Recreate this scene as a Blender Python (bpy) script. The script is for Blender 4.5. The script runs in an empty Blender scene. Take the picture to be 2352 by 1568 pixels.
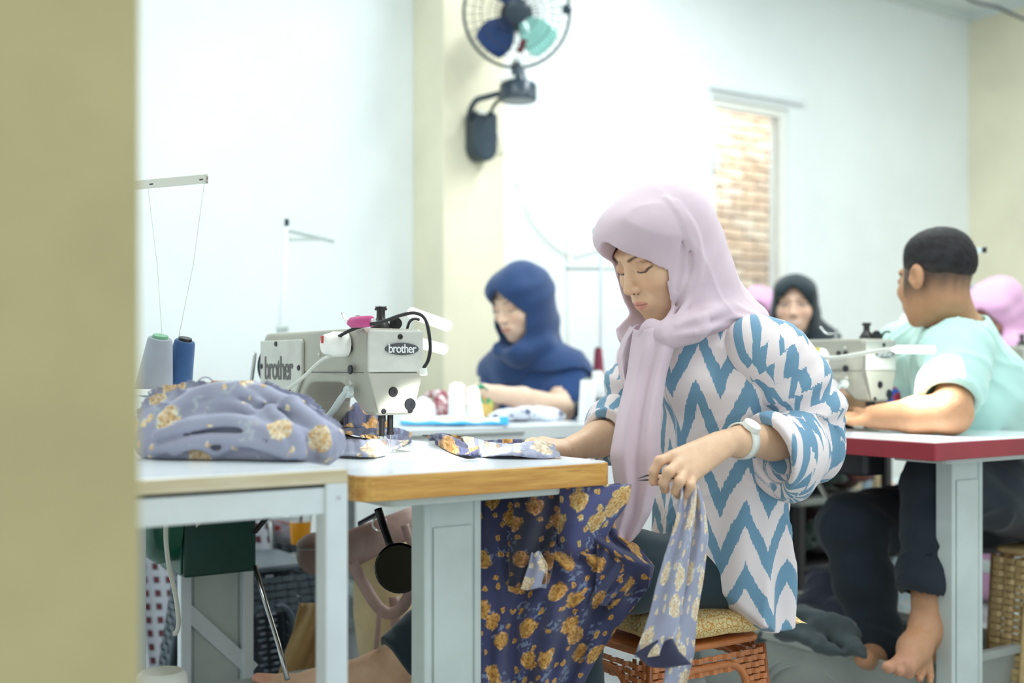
import bpy, bmesh, math, random
import numpy as np
from mathutils import Vector, Matrix
random.seed(7); rng = np.random.default_rng(7)
sc = bpy.context.scene
COL = sc.collection
PI = math.pi
# ------------------------------------------------------------------ camera
F, CX, HY, EYE = 2700.0, 1176.0, 840.0, 0.92
YAW = math.radians(34.0); CA, SA = math.cos(YAW), math.sin(YAW)
cd = bpy.data.cameras.new('camera'); cam = bpy.data.objects.new('camera', cd); COL.objects.link(cam)
cam.location = (0, 0, EYE); cam.rotation_euler = (PI/2, 0, -YAW)
cd.sensor_width = 36; cd.lens = F/2352*36; cd.shift_y = 56/2352
cd.clip_start = 0.05; cd.clip_end = 60
cd.dof.use_dof = True; cd.dof.focus_distance = 2.24; cd.dof.aperture_fstop = 1.9
sc.camera = cam
# ------------------------------------------------------------------ light
sc.view_settings.view_transform = 'Standard'; sc.view_settings.look = 'None'
sc.view_settings.exposure = 0.64; sc.view_settings.gamma = 1; sc.view_settings.use_curve_mapping = False
try: sc.cycles.use_denoising = True
except Exception: pass
w = bpy.data.worlds.new('daylight'); sc.world = w; w.use_nodes = True
bg = w.node_tree.nodes['Background']; bg.inputs[0].default_value = (0.86, 0.97, 1.0, 1); bg.inputs[1].default_value = 0.70
def area(name, loc, sx, sy, power, col=(1, 1, 1), rot=(0, 0, 0)):
    l = bpy.data.lights.new(name, 'AREA'); l.shape = 'RECTANGLE'; l.size = sx; l.size_y = sy; l.energy = power; l.color = col
    o = bpy.data.objects.new(name, l); o.location = loc; o.rotation_euler = rot; COL.objects.link(o); return o
area('unseen_ceiling_tube', (1.3, 2.6, 2.98), 0.25, 1.6, 15, (0.92, 0.99, 1))
area('unseen_ceiling_tube', (3.2, 2.9, 2.98), 0.25, 1.6, 32, (0.92, 0.99, 1))
area('unseen_ceiling_tube', (2.2, 0.9, 2.98), 0.25, 1.6, 22, (0.92, 0.99, 1))
area('unseen_ceiling_tube', (-.5, 3.0, 2.98), 0.25, 1.6, 13, (0.92, 0.99, 1))  # unseen lamp added to brighten the left wall and the pilaster's left face
area('unseen_ceiling_tube', (4.9, 2.2, 2.98), 0.25, 1.6, 20, (0.92, 0.99, 1))

# ------------------------------------------------------------------ geometry helpers
def P(px, py, d):
    cx = (px-CX)/F*d
    return np.array([CA*cx+SA*d, -SA*cx+CA*d, EYE-(py-HY)/F*d])
def V3(p): return np.asarray(p, float)
class MB:
    def __init__(s): s.v = []; s.f = []; s.m = []; s.uv = []
    def add(s, vs, fs, mi=0, uv=None):
        o = len(s.v); s.v += [tuple(map(float, x)) for x in vs]; s.f += [tuple(i+o for i in f) for f in fs]; s.m += [mi]*len(fs)
        s.uv += [(0, 0, 0)]*len(vs) if uv is None else [tuple(map(float, x)) for x in uv]
        return s
    def box(s, x0, x1, y0, y1, z0, z1, mi=0):
        return s.add([(x0,y0,z0),(x1,y0,z0),(x1,y1,z0),(x0,y1,z0),(x0,y0,z1),(x1,y0,z1),(x1,y1,z1),(x0,y1,z1)],
                     [(3,2,1,0),(4,5,6,7),(0,1,5,4),(1,2,6,5),(2,3,7,6),(3,0,4,7)], mi)
    def obox(s, c, ax, ay, az, mi=0):
        c, ax, ay, az = map(V3, (c, ax, ay, az))
        vs = [c+i*ax+j*ay+k*az for k in (-1,1) for i, j in ((-1,-1),(1,-1),(1,1),(-1,1))]
        return s.add(vs, [(3,2,1,0),(4,5,6,7),(0,1,5,4),(1,2,6,5),(2,3,7,6),(3,0,4,7)], mi)
    def tube(s, pts, r, n=10, caps=True, mi=0, flat=None):
        pts = [V3(p) for p in pts]; m = len(pts); rs = r if hasattr(r, '__len__') else [r]*m
        vs = []; prev = None
        for i in range(m):
            t = pts[min(i+1, m-1)]-pts[max(i-1, 0)]; t = t/(np.linalg.norm(t)+1e-12)
            if prev is None:
                a = np.array([0,0,1.]) if abs(t[2]) < .9 else np.array([1.,0,0]); a = a-t*(a@t)
            else: a = prev-t*(prev@t)
            a = a/(np.linalg.norm(a)+1e-12); prev = a; b = np.cross(t, a)
            fl = 1 if flat is None else flat
            for k in range(n):
                th = 2*PI*k/n; vs.append(pts[i]+rs[i]*(math.cos(th)*a*fl+math.sin(th)*b))
        fs = [(i*n+k, i*n+(k+1)%n, (i+1)*n+(k+1)%n, (i+1)*n+k) for i in range(m-1) for k in range(n)]
        if caps: fs += [tuple(range(n))[::-1], tuple((m-1)*n+k for k in range(n))]
        return s.add(vs, fs, mi)
    def cyl(s, a, b, r0, r1=None, n=20, mi=0): return s.tube([a, b], [r0, r0 if r1 is None else r1], n, True, mi)
    def lathe(s, o, axis, prof, n=28, mi=0):          # prof: (along, radius)
        o, axis = V3(o), V3(axis); axis = axis/np.linalg.norm(axis)
        a = np.array([0,0,1.]) if abs(axis[2]) < .9 else np.array([1.,0,0]); a = a-axis*(a@axis); a /= np.linalg.norm(a); b = np.cross(axis, a)
        vs = [o+axis*h+r*(math.cos(2*PI*k/n)*a+math.sin(2*PI*k/n)*b) for h, r in prof for k in range(n)]
        m = len(prof)
        fs = [(i*n+k, i*n+(k+1)%n, (i+1)*n+(k+1)%n, (i+1)*n+k) for i in range(m-1) for k in range(n)]
        fs += [tuple(range(n))[::-1], tuple((m-1)*n+k for k in range(n))]
        return s.add(vs, fs, mi)
    def prism(s, poly, fn, mi=0):                      # fn(a,b,side) -> point ; side 0/1
        n = len(poly); vs = [fn(a, b, 0) for a, b in poly]+[fn(a, b, 1) for a, b in poly]
        fs = [tuple(range(n))[::-1], tuple(range(n, 2*n))]+[(i, (i+1)%n, n+(i+1)%n, n+i) for i in range(n)]
        return s.add(vs, fs, mi)
    def grid(s, fn, nu, nv, mi=0, uvfn=None):          # fn(u,v) -> point
        vs = [fn(i/nu, j/nv) for j in range(nv+1) for i in range(nu+1)]
        uv = [uvfn(i/nu, j/nv) for j in range(nv+1) for i in range(nu+1)] if uvfn else None
        fs = [(j*(nu+1)+i, j*(nu+1)+i+1, (j+1)*(nu+1)+i+1, (j+1)*(nu+1)+i) for j in range(nv) for i in range(nu)]
        return s.add(vs, fs, mi, uv)
def setattr_vec(me, uv):
    at = me.attributes.new('puv', 'FLOAT_VECTOR', 'POINT'); at.data.foreach_set('vector', np.asarray(uv, np.float32).ravel())
def setcol(me, col):
    at = me.attributes.new('Col', 'FLOAT_COLOR', 'POINT'); c = np.ones((len(me.vertices), 4), np.float32); c[:, :3] = col
    at.data.foreach_set('color', c.ravel())
def fixnormals(me):
    bm = bmesh.new(); bm.from_mesh(me); bmesh.ops.recalc_face_normals(bm, faces=bm.faces); bm.to_mesh(me); bm.free()
def link(name, me, parent=None):
    o = bpy.data.objects.new(name, me); COL.objects.link(o)
    if parent is not None: o.parent = parent
    return o
def wloc(o):
    p = np.array(o.location, float)
    while o.parent is not None: o = o.parent; p += np.array(o.location, float)
    return p
def obj(name, mb, mats, parent=None, smooth=False, bevel=0, local=False, solid=0, sub=0, seg=2):
    me = bpy.data.meshes.new(name)
    vs = np.array(mb.v, float).reshape(-1, 3)
    if parent is not None and not local: vs = vs-wloc(parent)
    me.from_pydata(vs.tolist(), [], mb.f)
    mats = mats if isinstance(mats, (list, tuple)) else [mats]
    for m in mats: me.materials.append(m)
    if len(mats) > 1: me.polygons.foreach_set('material_index', mb.m)
    setattr_vec(me, mb.uv if any(u != (0, 0, 0) for u in mb.uv) else mb.v)
    me.update(); fixnormals(me)
    if smooth:
        me.polygons.foreach_set('use_smooth', [True]*len(me.polygons))
        if smooth != 2: me.set_sharp_from_angle(angle=math.radians(40))
    o = link(name, me, parent)
    if solid:
        md = o.modifiers.new('solid', 'SOLIDIFY'); md.thickness = solid; md.offset = 0
    if sub:
        md = o.modifiers.new('sub', 'SUBSURF'); md.levels = sub; md.render_levels = sub
    if bevel:
        md = o.modifiers.new('bevel', 'BEVEL'); md.width = bevel; md.segments = seg; md.limit_method = 'ANGLE'; md.angle_limit = math.radians(40)
        md.harden_normals = False
    return o
def tag(o, label, cat, group=None, kind=None):
    o['label'] = label; o['category'] = cat
    if group: o['group'] = group
    if kind: o['kind'] = kind
    return o
def thing(name, label, cat, loc, group=None):
    o = bpy.data.objects.new(name, None); COL.objects.link(o); o.location = tuple(map(float, loc)); o.empty_display_size = .05
    return tag(o, label, cat, group)
def struct(o): o['kind'] = 'structure'; return o
def kids(o): return [c for c in bpy.data.objects if c.parent == o]
def copy_tree(o, parent=None):
    c = o.copy(); COL.objects.link(c); c.parent = parent
    for ch in kids(o): copy_tree(ch, c)
    return c
def spline(pts, n=8):
    pts = [V3(p) for p in pts]; q = [2*pts[0]-pts[1]]+pts+[2*pts[-1]-pts[-2]]; out = []
    for i in range(1, len(q)-2):
        for k in range(n):
            t = k/n; a, b, c, d = q[i-1], q[i], q[i+1], q[i+2]
            out.append(.5*((2*b)+(c-a)*t+(2*a-5*b+4*c-d)*t*t+(3*b-a-3*c+d)*t**3))
    return out+[pts[-1]]

# ------------------------------------------------------------------ implicit surfaces (one continuous skin per body or garment)
f32 = np.float32
def cap(a, ra, b, rb):
    a = V3(a).astype(f32); ba = (V3(b)-a).astype(f32); L = f32(max(ba@ba, 1e-9))
    def f(p):
        q = p-a; h = np.clip((q@ba)/L, 0, 1); return np.linalg.norm(q-h[:, None]*ba, axis=1)-(ra+(rb-ra)*h)
    return f
def ell(c, r, R=None):
    c = V3(c).astype(f32); r = V3(r).astype(f32); Rm = None if R is None else np.asarray(R, f32)
    def f(p):
        q = p-c
        if Rm is not None: q = q@Rm
        k0 = np.linalg.norm(q/r, axis=1); k1 = np.linalg.norm(q/(r*r), axis=1); return k0*(k0-1)/np.maximum(k1, 1e-6)
    return f
def scaled(f0, c, sx, sy, sz):
    c = V3(c).astype(f32); s = np.array([sx, sy, sz], f32); m = float(s.min())
    return lambda p: f0((p-c)/s+c)*m
def sphere(c, r): return ell(c, (r, r, r))
def chain(pts, rs): return [cap(pts[i], rs[i], pts[i+1], rs[i+1]) for i in range(len(pts)-1)]
def poly(pts, rs):
    cs = chain(pts, rs)
    def f(p):
        d = cs[0](p)
        for c in cs[1:]: d = np.minimum(d, c(p))
        return d
    return f
def smin(a, b, k):
    if k <= 0: return np.minimum(a, b)
    h = np.clip(.5+.5*(b-a)/k, 0, 1); return b+(a-b)*h-k*h*(1-h)
def smax(a, b, k): return -smin(-a, -b, k)
class S:
    def __init__(s): s.ops = []
    def u(s, f, k=.01):
        for g in (f if isinstance(f, list) else [f]): s.ops.append((0, g, k))
        return s
    def sub(s, f, k=.005): s.ops.append((1, f, k)); return s
    def inter(s, f, k=.003): s.ops.append((2, f, k)); return s
    def disp(s, g): s.ops.append((3, g, 0)); return s
    def __call__(s, p):
        d = None
        for o, f, k in s.ops:
            if o == 3:
                if d is not None: d = d+f(p)
                continue
            if d is None and o: continue
            e = f(p)
            if d is None: d = e
            elif o == 0: d = smin(d, e, k)
            elif o == 1: d = smax(d, -e, k)
            else: d = smax(d, e, k)
        return np.ones(len(p), f32) if d is None else d
    def prune(s, c, R):
        """the same field, without the pieces too far from these points to matter"""
        t = S(); m = R*1.4+.07
        for o, f, k in s.ops:
            if o == 3: t.ops.append((o, f, k)); continue
            g = f(c)
            if o == 2:
                if g.max() > -m: t.ops.append((o, f, k))
            elif g.min() < m: t.ops.append((o, f, k))
        return t
    def first(s): return any(o in (0,) for o, _, _ in s.ops)
def crease(seed, dirv, freq, amp, warp=1.2, sharp=3):
    r = np.random.default_rng(seed); dv = V3(dirv).astype(f32); ph = r.uniform(0, 6, 8); k = r.uniform(9, 19, (4, 3)).astype(f32)
    def f(p):
        wv = sum(np.sin(p@k[i]+ph[i]) for i in range(4)); m = .5+.5*np.sin(p@(k[0]*.8)+p@(k[2]*.5)+ph[6])
        return (-amp*m*(1-np.abs(np.sin((p@dv)*freq+wv*warp+ph[5])))**sharp).astype(f32)
    return f
def hit(f, px, py, d0=1.2, d1=5.0):
    """the surface point of f that a pixel of the photograph looks at"""
    o = np.array([0, 0, EYE]); r = P(px, py, 1.0)-o
    t = np.linspace(d0, d1, 1200); v = f((o+t[:, None]*r).astype(f32)); k = np.where(v < 0)[0]
    if len(k) == 0: k = [int(np.argmin(v))]
    return o+t[k[0]]*r
def nets(f, bmin, bmax, h, B=8):
    bmin, bmax = V3(bmin), V3(bmax); nb = np.ceil((bmax-bmin)/(h*B)).astype(int)
    g = np.stack(np.meshgrid(*[np.arange(n) for n in nb], indexing='ij'), -1).reshape(-1, 3)
    c = (bmin+(g+.5)*h*B).astype(f32)
    keep = np.abs(f(c)) < h*B*1.5
    g = g[keep]; g = g[np.lexsort((g[:, 2], g[:, 1], g[:, 0], g[:, 2]//4, g[:, 1]//4, g[:, 0]//4))]
    lat = np.stack(np.meshgrid(*[np.arange(B+1)]*3, indexing='ij'), -1).reshape(-1, 3)
    NX = nb*B+2
    off = np.array([(i, j, k) for i in (0,1) for j in (0,1) for k in (0,1)])
    ids = []; vt = []; c8 = []
    for s0 in range(0, len(g), 72):
        gg = g[s0:s0+72]
        gp = (gg[:, None, :]*B+lat[None]).reshape(-1, 3)
        ff = f.prune((bmin+(gg+.5)*h*B).astype(f32), h*B*.9) if isinstance(f, S) else f
        v = ff((bmin+gp*h).astype(f32)).reshape(len(gg), B+1, B+1, B+1)
        cv = np.stack([v[:, i:i+B, j:j+B, k:k+B] for i, j, k in off], -1)
        ins = cv < 0; cnt = ins.sum(-1); act = (cnt > 0) & (cnt < 8)
        b, i, j, k = np.nonzero(act)
        if len(b) == 0: continue
        cell = gg[b]*B+np.stack([i, j, k], -1); vals = cv[b, i, j, k]
        acc = np.zeros((len(b), 3)); n = np.zeros(len(b))
        for e0 in range(8):
            for ax in range(3):
                if off[e0][ax]: continue
                o1 = off[e0].copy(); o1[ax] = 1; e1 = o1[0]*4+o1[1]*2+o1[2]
                a0, a1 = vals[:, e0], vals[:, e1]; cr = (a0 < 0) != (a1 < 0)
                t = np.where(cr, a0/np.where(a0 == a1, 1, a0-a1), 0)
                pt = off[e0][None]+np.eye(3)[ax][None]*t[:, None]
                acc += pt*cr[:, None]; n += cr
        vt.append(bmin+(cell+acc/n[:, None])*h); ids.append(cell[:, 0]+cell[:, 1]*NX[0]+cell[:, 2]*NX[0]*NX[1]); c8.append(vals < 0)
    ids = np.concatenate(ids); vt = np.concatenate(vt); c8 = np.concatenate(c8)
    o = np.argsort(ids); ids, vt, c8 = ids[o], vt[o], c8[o]
    st = np.array([1, NX[0], NX[0]*NX[1]]); faces = []
    def look(q):
        k = np.clip(np.searchsorted(ids, q), 0, len(ids)-1); return k, ids[k] == q
    for ax, ci in ((0, 4), (1, 2), (2, 1)):
        cr = np.nonzero(c8[:, 0] != c8[:, ci])[0]; b, c = (ax+1)%3, (ax+2)%3
        q = ids[cr]; k1, o1 = look(q-st[b]); k2, o2 = look(q-st[b]-st[c]); k3, o3 = look(q-st[c])
        ok = o1 & o2 & o3; fl = c8[cr, 0]
        quad = np.stack([cr, k1, k2, k3], -1)
        quad = np.where(fl[:, None], quad, quad[:, ::-1])
        faces.append(quad[ok])
    return vt, np.concatenate(faces)
def skin(name, f, bmin, bmax, h, mat, parent=None, col=None, uvf=None, relax=1):
    v, q = nets(f, bmin, bmax, h)
    for _ in range(relax):
        s = np.zeros_like(v); n = np.zeros(len(v))
        for a in range(4):
            i, j = q[:, a], q[:, (a+1)%4]
            for k in range(3): s[:, k] += np.bincount(i, v[j, k], len(v))+np.bincount(j, v[i, k], len(v))
            n += np.bincount(i, minlength=len(v))+np.bincount(j, minlength=len(v))
        v = .5*v+.5*s/np.maximum(n, 1)[:, None]
    me = bpy.data.meshes.new(name)
    base = wloc(parent) if parent is not None else 0
    me.vertices.add(len(v)); me.vertices.foreach_set('co', (v-base).astype(f32).ravel())
    me.loops.add(len(q)*4); me.loops.foreach_set('vertex_index', q.astype(np.int32).ravel())
    me.polygons.add(len(q)); me.polygons.foreach_set('loop_start', np.arange(0, len(q)*4, 4, dtype=np.int32))
    me.polygons.foreach_set('use_smooth', np.ones(len(q), bool))
    for m in (mat if isinstance(mat, list) else [mat]): me.materials.append(m)
    if col is not None: setcol(me, col(v))
    setattr_vec(me, uvf(v) if uvf else v)
    me.update(calc_edges=True); me.validate()
    return link(name, me, parent)

# ------------------------------------------------------------------ materials
def lin(c):
    return tuple(((x/255)/12.92 if x/255 <= .04045 else ((x/255+.055)/1.055)**2.4) for x in c)
class NT:
    def __init__(s, name):
        s.mat = bpy.data.materials.new(name); s.mat.use_nodes = True; s.t = s.mat.node_tree; s.b = s.t.nodes['Principled BSDF']
    def n(s, typ, props=None, **inp):
        nd = s.t.nodes.new(typ)
        for k, v in (props or {}).items(): setattr(nd, k, v)
        for k, v in inp.items():
            k = k.replace('_', ' ') if not k.startswith('i') or not k[1:].isdigit() else int(k[1:])
            s.set(nd.inputs[k], v)
        return nd
    def set(s, sock, v):
        if isinstance(v, bpy.types.NodeSocket): s.t.links.new(v, sock)
        elif isinstance(v, tuple) and len(v) == 3 and sock.type == 'RGBA': sock.default_value = (*v, 1)
        else: sock.default_value = v
    def math(s, op, a, b=0, c=0):
        nd = s.t.nodes.new('ShaderNodeMath'); nd.operation = op
        for i, x in enumerate((a, b, c)): s.set(nd.inputs[i], x)
        return nd.outputs[0]
    def mix(s, fac, a, b, mode='MIX'):
        nd = s.t.nodes.new('ShaderNodeMix'); nd.data_type = 'RGBA'; nd.blend_type = mode; nd.clamp_factor = True
        s.set(nd.inputs[0], fac); s.set(nd.inputs[6], a); s.set(nd.inputs[7], b); return nd.outputs[2]
    def ramp(s, fac, lo, hi):
        nd = s.t.nodes.new('ShaderNodeMapRange'); s.set(nd.inputs[0], fac); nd.inputs[1].default_value = lo; nd.inputs[2].default_value = hi
        nd.interpolation_type = 'SMOOTHSTEP'; return nd.outputs[0]
    def attr(s, name): nd = s.t.nodes.new('ShaderNodeAttribute'); nd.attribute_name = name; return nd
    def objco(s): return s.t.nodes.new('ShaderNodeTexCoord').outputs['Object']
    def noise(s, vec, scale, detail=3, rough=.5, dim='3D'):
        return s.n('ShaderNodeTexNoise', {'noise_dimensions': dim}, Vector=vec, Scale=scale, Detail=detail, Roughness=rough).outputs[0]
    def bump(s, h, strength=.3, dist=.002):
        nd = s.n('ShaderNodeBump', Height=h, Strength=strength, Distance=dist); s.t.links.new(nd.outputs[0], s.b.inputs['Normal'])
    def fin(s, col=None, rough=.5, metal=0, spec=.5, **kw):
        if col is not None: s.set(s.b.inputs['Base Color'], col)
        s.set(s.b.inputs['Roughness'], rough); s.set(s.b.inputs['Metallic'], metal); s.b.inputs['Specular IOR Level'].default_value = spec
        for k, v in kw.items(): s.set(s.b.inputs[k.replace('_', ' ')], v)
        return s.mat
def plain(name, rgb, rough=.5, metal=0, var=.06, scale=12, bump=0, bscale=200, spec=.5, **kw):
    t = NT(name); c = lin(rgb); co = t.objco()
    n = t.noise(co, scale, 4, .6)
    dark = tuple(x*(1-var*2) for x in c); lite = tuple(min(1, x*(1+var)) for x in c)
    col = t.mix(t.ramp(n, .3, .7), dark, lite)
    if bump: t.bump(t.noise(co, bscale, 2), bump, .002)
    return t.fin(col, rough, metal, spec, **kw)
def fabric(name, rgb, weave=900, rough=.9, var=.05, sheen=.25, bump=.25):
    t = NT(name); c = lin(rgb); co = t.attr('puv').outputs['Vector']
    n = t.noise(co, 14, 4, .6); fine = t.noise(co, weave, 2)
    col = t.mix(t.ramp(n, .3, .7), tuple(x*(1-var) for x in c), tuple(min(1, x*(1+var)) for x in c))
    col = t.mix(t.math('MULTIPLY', fine, .18), col, tuple(x*.75 for x in c))
    t.bump(fine, bump, .0006)
    return t.fin(col, rough, 0, .25, Sheen_Weight=sheen)
def floral(name, base, petal, deep, leaf, scale=11.0, size=.30, dim='2D', vein=.5):
    """roses scattered over a woven ground"""
    t = NT(name); co = t.attr('puv').outputs['Vector']
    wob = t.n('ShaderNodeTexNoise', {'noise_dimensions': '3D'}, Vector=co, Scale=scale*5.0, Detail=2.0)
    off = t.n('ShaderNodeVectorMath', {'operation': 'MULTIPLY_ADD'}, i0=wob.outputs['Color'], i1=(.24/scale,)*3, i2=co)
    vec = off.outputs[0]
    def vor(sc_, rnd=.85, sh=0.0):
        mv = t.n('ShaderNodeVectorMath', {'operation': 'ADD'}, i0=vec, i1=(sh, sh*.7, sh*.3))
        return t.n('ShaderNodeTexVoronoi', {'voronoi_dimensions': dim, 'feature': 'F1'}, Vector=mv.outputs[0], Scale=sc_, Randomness=rnd)
    b, p, dp, lf = lin(base), lin(petal), lin(deep), lin(leaf)
    col = t.mix(t.ramp(t.noise(co, 9, 3), .3, .7), tuple(x*.9 for x in b), tuple(min(1, x*1.1) for x in b))
    v3 = vor(scale*1.05, 1, .31); l1 = t.ramp(t.math('ADD', v3.outputs['Distance'], t.math('MULTIPLY', t.noise(co, scale*9, 2), .25)), size*1.45, size*1.25)
    gate = t.ramp(t.noise(co, scale*7, 1), .5, .56)
    col = t.mix(t.math('MULTIPLY', t.math('MULTIPLY', l1, gate), .75), col, lf)
    for sc_, sz, sh in ((scale, size, 0.0), (scale*1.9, size*.62, 1.7)):
        v = vor(sc_, .9, sh); d = v.outputs['Distance']
        m = t.ramp(d, sz, sz*.82)
        ring = t.math('SINE', t.math('ADD', t.math('MULTIPLY', d, 24/(sz/.3)), t.math('MULTIPLY', t.noise(co, scale*8, 2), 9.0)))
        pc = t.mix(t.math('MULTIPLY_ADD', t.ramp(ring, -.6, .8), .78, .18), dp, p)
        pc = t.mix(t.math('MULTIPLY', t.math('MULTIPLY', t.ramp(d, sz*.5, sz*.95), t.ramp(t.noise(co, scale*6, 2), .42, .58)), .85), pc, tuple(min(1, x*1.5+.12) for x in p))
        pc = t.mix(t.math('MULTIPLY', t.ramp(t.noise(co, scale*13, 3, .6), .47, .40), .7), pc, tuple(x*.55 for x in dp))
        col = t.mix(m, col, pc)
    fine = t.noise(co, 700, 2); t.bump(fine, .25, .0006)
    return t.fin(col, .85, 0, .25, Sheen_Weight=.2)
def vcol(name, rough=.5, spec=.4, sss=0, bscale=0, noise=.06):
    t = NT(name); a = t.attr('Col').outputs['Color']; co = t.objco()
    col = t.mix(t.ramp(t.noise(co, 60, 4), .35, .65), a, t.mix(1.0, a, (1-noise, 1-noise*1.3, 1-noise*1.4), 'MULTIPLY'))
    if bscale: t.bump(t.noise(co, bscale, 2), .12, .0008)
    m = t.fin(col, rough, 0, spec)
    if sss: t.b.inputs['Subsurface Weight'].default_value = sss; t.b.inputs['Subsurface Radius'].default_value = (.012, .005, .003); t.b.inputs['Subsurface Scale'].default_value = 1
    return m
def wood(name, rgb, dark, axis=0, rough=.4):
    t = NT(name); co = t.objco()
    sc_ = [26, 26, 26]; sc_[axis] = 1.6
    m = t.n('ShaderNodeMapping', Vector=co); m.inputs['Scale'].default_value = [x*3 for x in sc_]
    n = t.noise(m.outputs[0], 1.0, 5, .65); lines = t.noise(m.outputs[0], 3.2, 2)
    col = t.mix(t.ramp(n, .3, .75), lin(dark), lin(rgb)); col = t.mix(t.ramp(lines, .55, .75), col, lin(dark))
    wear = t.ramp(t.noise(co, 17, 4, .7), .66, .72); col = t.mix(t.math('MULTIPLY', wear, .35), col, lin((240, 225, 190)))
    return t.fin(col, rough, 0, .5)
def chipped(name, rgb, under, rough=.45, amount=.68, scale=40):
    t = NT(name); co = t.objco(); c = lin(rgb)
    n = t.noise(co, scale, 5, .7); col = t.mix(t.ramp(t.noise(co, 6, 3), .3, .7), tuple(x*.8 for x in c), c)
    col = t.mix(t.ramp(n, amount, amount+.03), col, lin(under))
    return t.fin(col, rough, 0, .5)
def glow(name, rgb, strength):
    t = NT(name); return t.fin(lin(rgb), .4, 0, .5, Emission_Color=lin(rgb), Emission_Strength=strength)

M = {}
M['wall_white'] = plain('wall_white', (236, 242, 242), .85, var=.015, scale=3, bump=.05, bscale=60)
M['wall_cream'] = plain('wall_cream', (232, 226, 200), .85, var=.03, scale=3, bump=.05, bscale=60)
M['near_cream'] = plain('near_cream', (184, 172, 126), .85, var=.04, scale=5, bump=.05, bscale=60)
M['ceiling'] = plain('ceiling', (214, 222, 220), .9, var=.02, scale=2)
M['floor'] = plain('floor', (164, 168, 168), .35, var=.05, scale=4)
M['laminate'] = plain('laminate', (232, 238, 242), .18, var=.02, scale=7)
M['edge_wood'] = wood('edge_wood', (226, 176, 92), (190, 132, 56))
M['edge_pale'] = wood('edge_pale', (228, 218, 192), (204, 188, 152))
M['edge_red'] = chipped('edge_red', (158, 44, 56), (236, 214, 208), amount=.70, scale=70)
M['edge_white'] = plain('edge_white', (226, 232, 234), .4, var=.03)
M['white_metal'] = plain('white_metal', (222, 230, 234), .35, var=.03, scale=9)
M['leg_grey'] = plain('leg_grey', (196, 206, 202), .4, var=.04, scale=8)
M['leg_dark'] = plain('leg_dark', (150, 156, 150), .5, var=.06, scale=8)
M['machine'] = chipped('machine', (178, 176, 162), (226, 222, 208), .42, .72, 24)
M['machine_lite'] = plain('machine_lite', (196, 197, 188), .4, var=.05, scale=20)
M['steel'] = plain('steel', (190, 192, 192), .25, 1, var=.06)
M['chrome'] = plain('chrome', (225, 226, 226), .12, 1, var=.03)
M['black'] = plain('black', (24, 26, 30), .4, var=.1)
M['black_gloss'] = plain('black_gloss', (10, 10, 12), .25, var=.1, spec=.3)
M['dark_steel'] = plain('dark_steel', (60, 58, 58), .35, .7, var=.1)
M['fan_black'] = plain('fan_black', (44, 60, 72), .3, var=.08)
M['white_plastic'] = plain('white_plastic', (240, 240, 232), .35, var=.02)
M['white_cone'] = fabric('white_cone', (246, 247, 246), 400, .8, .02)
M['red_plastic'] = plain('red_plastic', (200, 50, 40), .35, var=.05)
M['yellow'] = plain('yellow', (240, 220, 50), .5, var=.03)
M['green_paint'] = plain('green_paint', (26, 92, 72), .35, var=.08, scale=15)
M['green_dark'] = plain('green_dark', (18, 66, 56), .4, var=.1, scale=15)
M['cord_white'] = plain('cord_white', (214, 216, 206), .5, var=.05)
M['cord_black'] = plain('cord_black', (40, 44, 46), .5, var=.08)
M['lettering'] = plain('lettering', (92, 92, 88), .5, var=.05)
M['lettering_silver'] = plain('lettering_silver', (226, 228, 226), .3, .3, var=.02)
M['badge'] = plain('badge', (74, 76, 78), .4, var=.05)
# ================================================================== ROOM
YW = 4.35; XR = 6.265; ZC = 3.03
def xat(px, Y):           # X on the plane Y = const seen at pixel column px
    t = (px-CX)/F; return Y*(SA+t*CA)/(CA-t*SA)
b = MB(); b.box(-1.6, XR+.2, -.5, 6.2, -.05, 0); struct(obj('floor', b, M['floor']))
b = MB(); b.box(-1.6, XR+.2, .5, YW+.14, ZC, ZC+.05); struct(obj('ceiling', b, M['ceiling']))
wx0, wx1, wz0, wz1 = xat(1636, YW), xat(1812, YW), .55, 2.28
b = MB()
b.box(-1.6, wx0, YW, YW+.14, 0, ZC); b.box(wx1, XR+.2, YW, YW+.14, 0, ZC); b.box(wx0, wx1, YW, YW+.14, wz1, ZC); b.box(wx0, wx1, YW, YW+.14, 0, wz0)
struct(obj('wall_back', b, M['wall_white']))
b = MB(); b.box(XR, XR+.14, -.4, YW, 0, ZC); struct(obj('wall_right', b, M['wall_cream']))
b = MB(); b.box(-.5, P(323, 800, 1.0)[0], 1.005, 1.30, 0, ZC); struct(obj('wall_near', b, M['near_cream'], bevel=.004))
# pilaster carrying the fan
cx0, cx1, yc = xat(1018, 4.1), xat(1160, 4.1), 4.1
b = MB(); b.box(cx0, cx1, yc, YW, 0, ZC); struct(obj('trim_1', b, M['wall_cream'], bevel=.006))
# ceiling cove at the right corner
b = MB(); b.box(-1.6, XR, YW-.05, YW, ZC-.035, ZC); struct(obj('trim_2', b, M['ceiling']))
b = MB(); b.box(XR-.05, XR, -.4, YW-.05, ZC-.035, ZC); struct(obj('trim_3', b, M['ceiling']))
b = MB(); b.box(-1.6, cx0, YW-.012, YW, 0, .09); struct(obj('baseboard_back', b, M['edge_white']))
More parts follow.
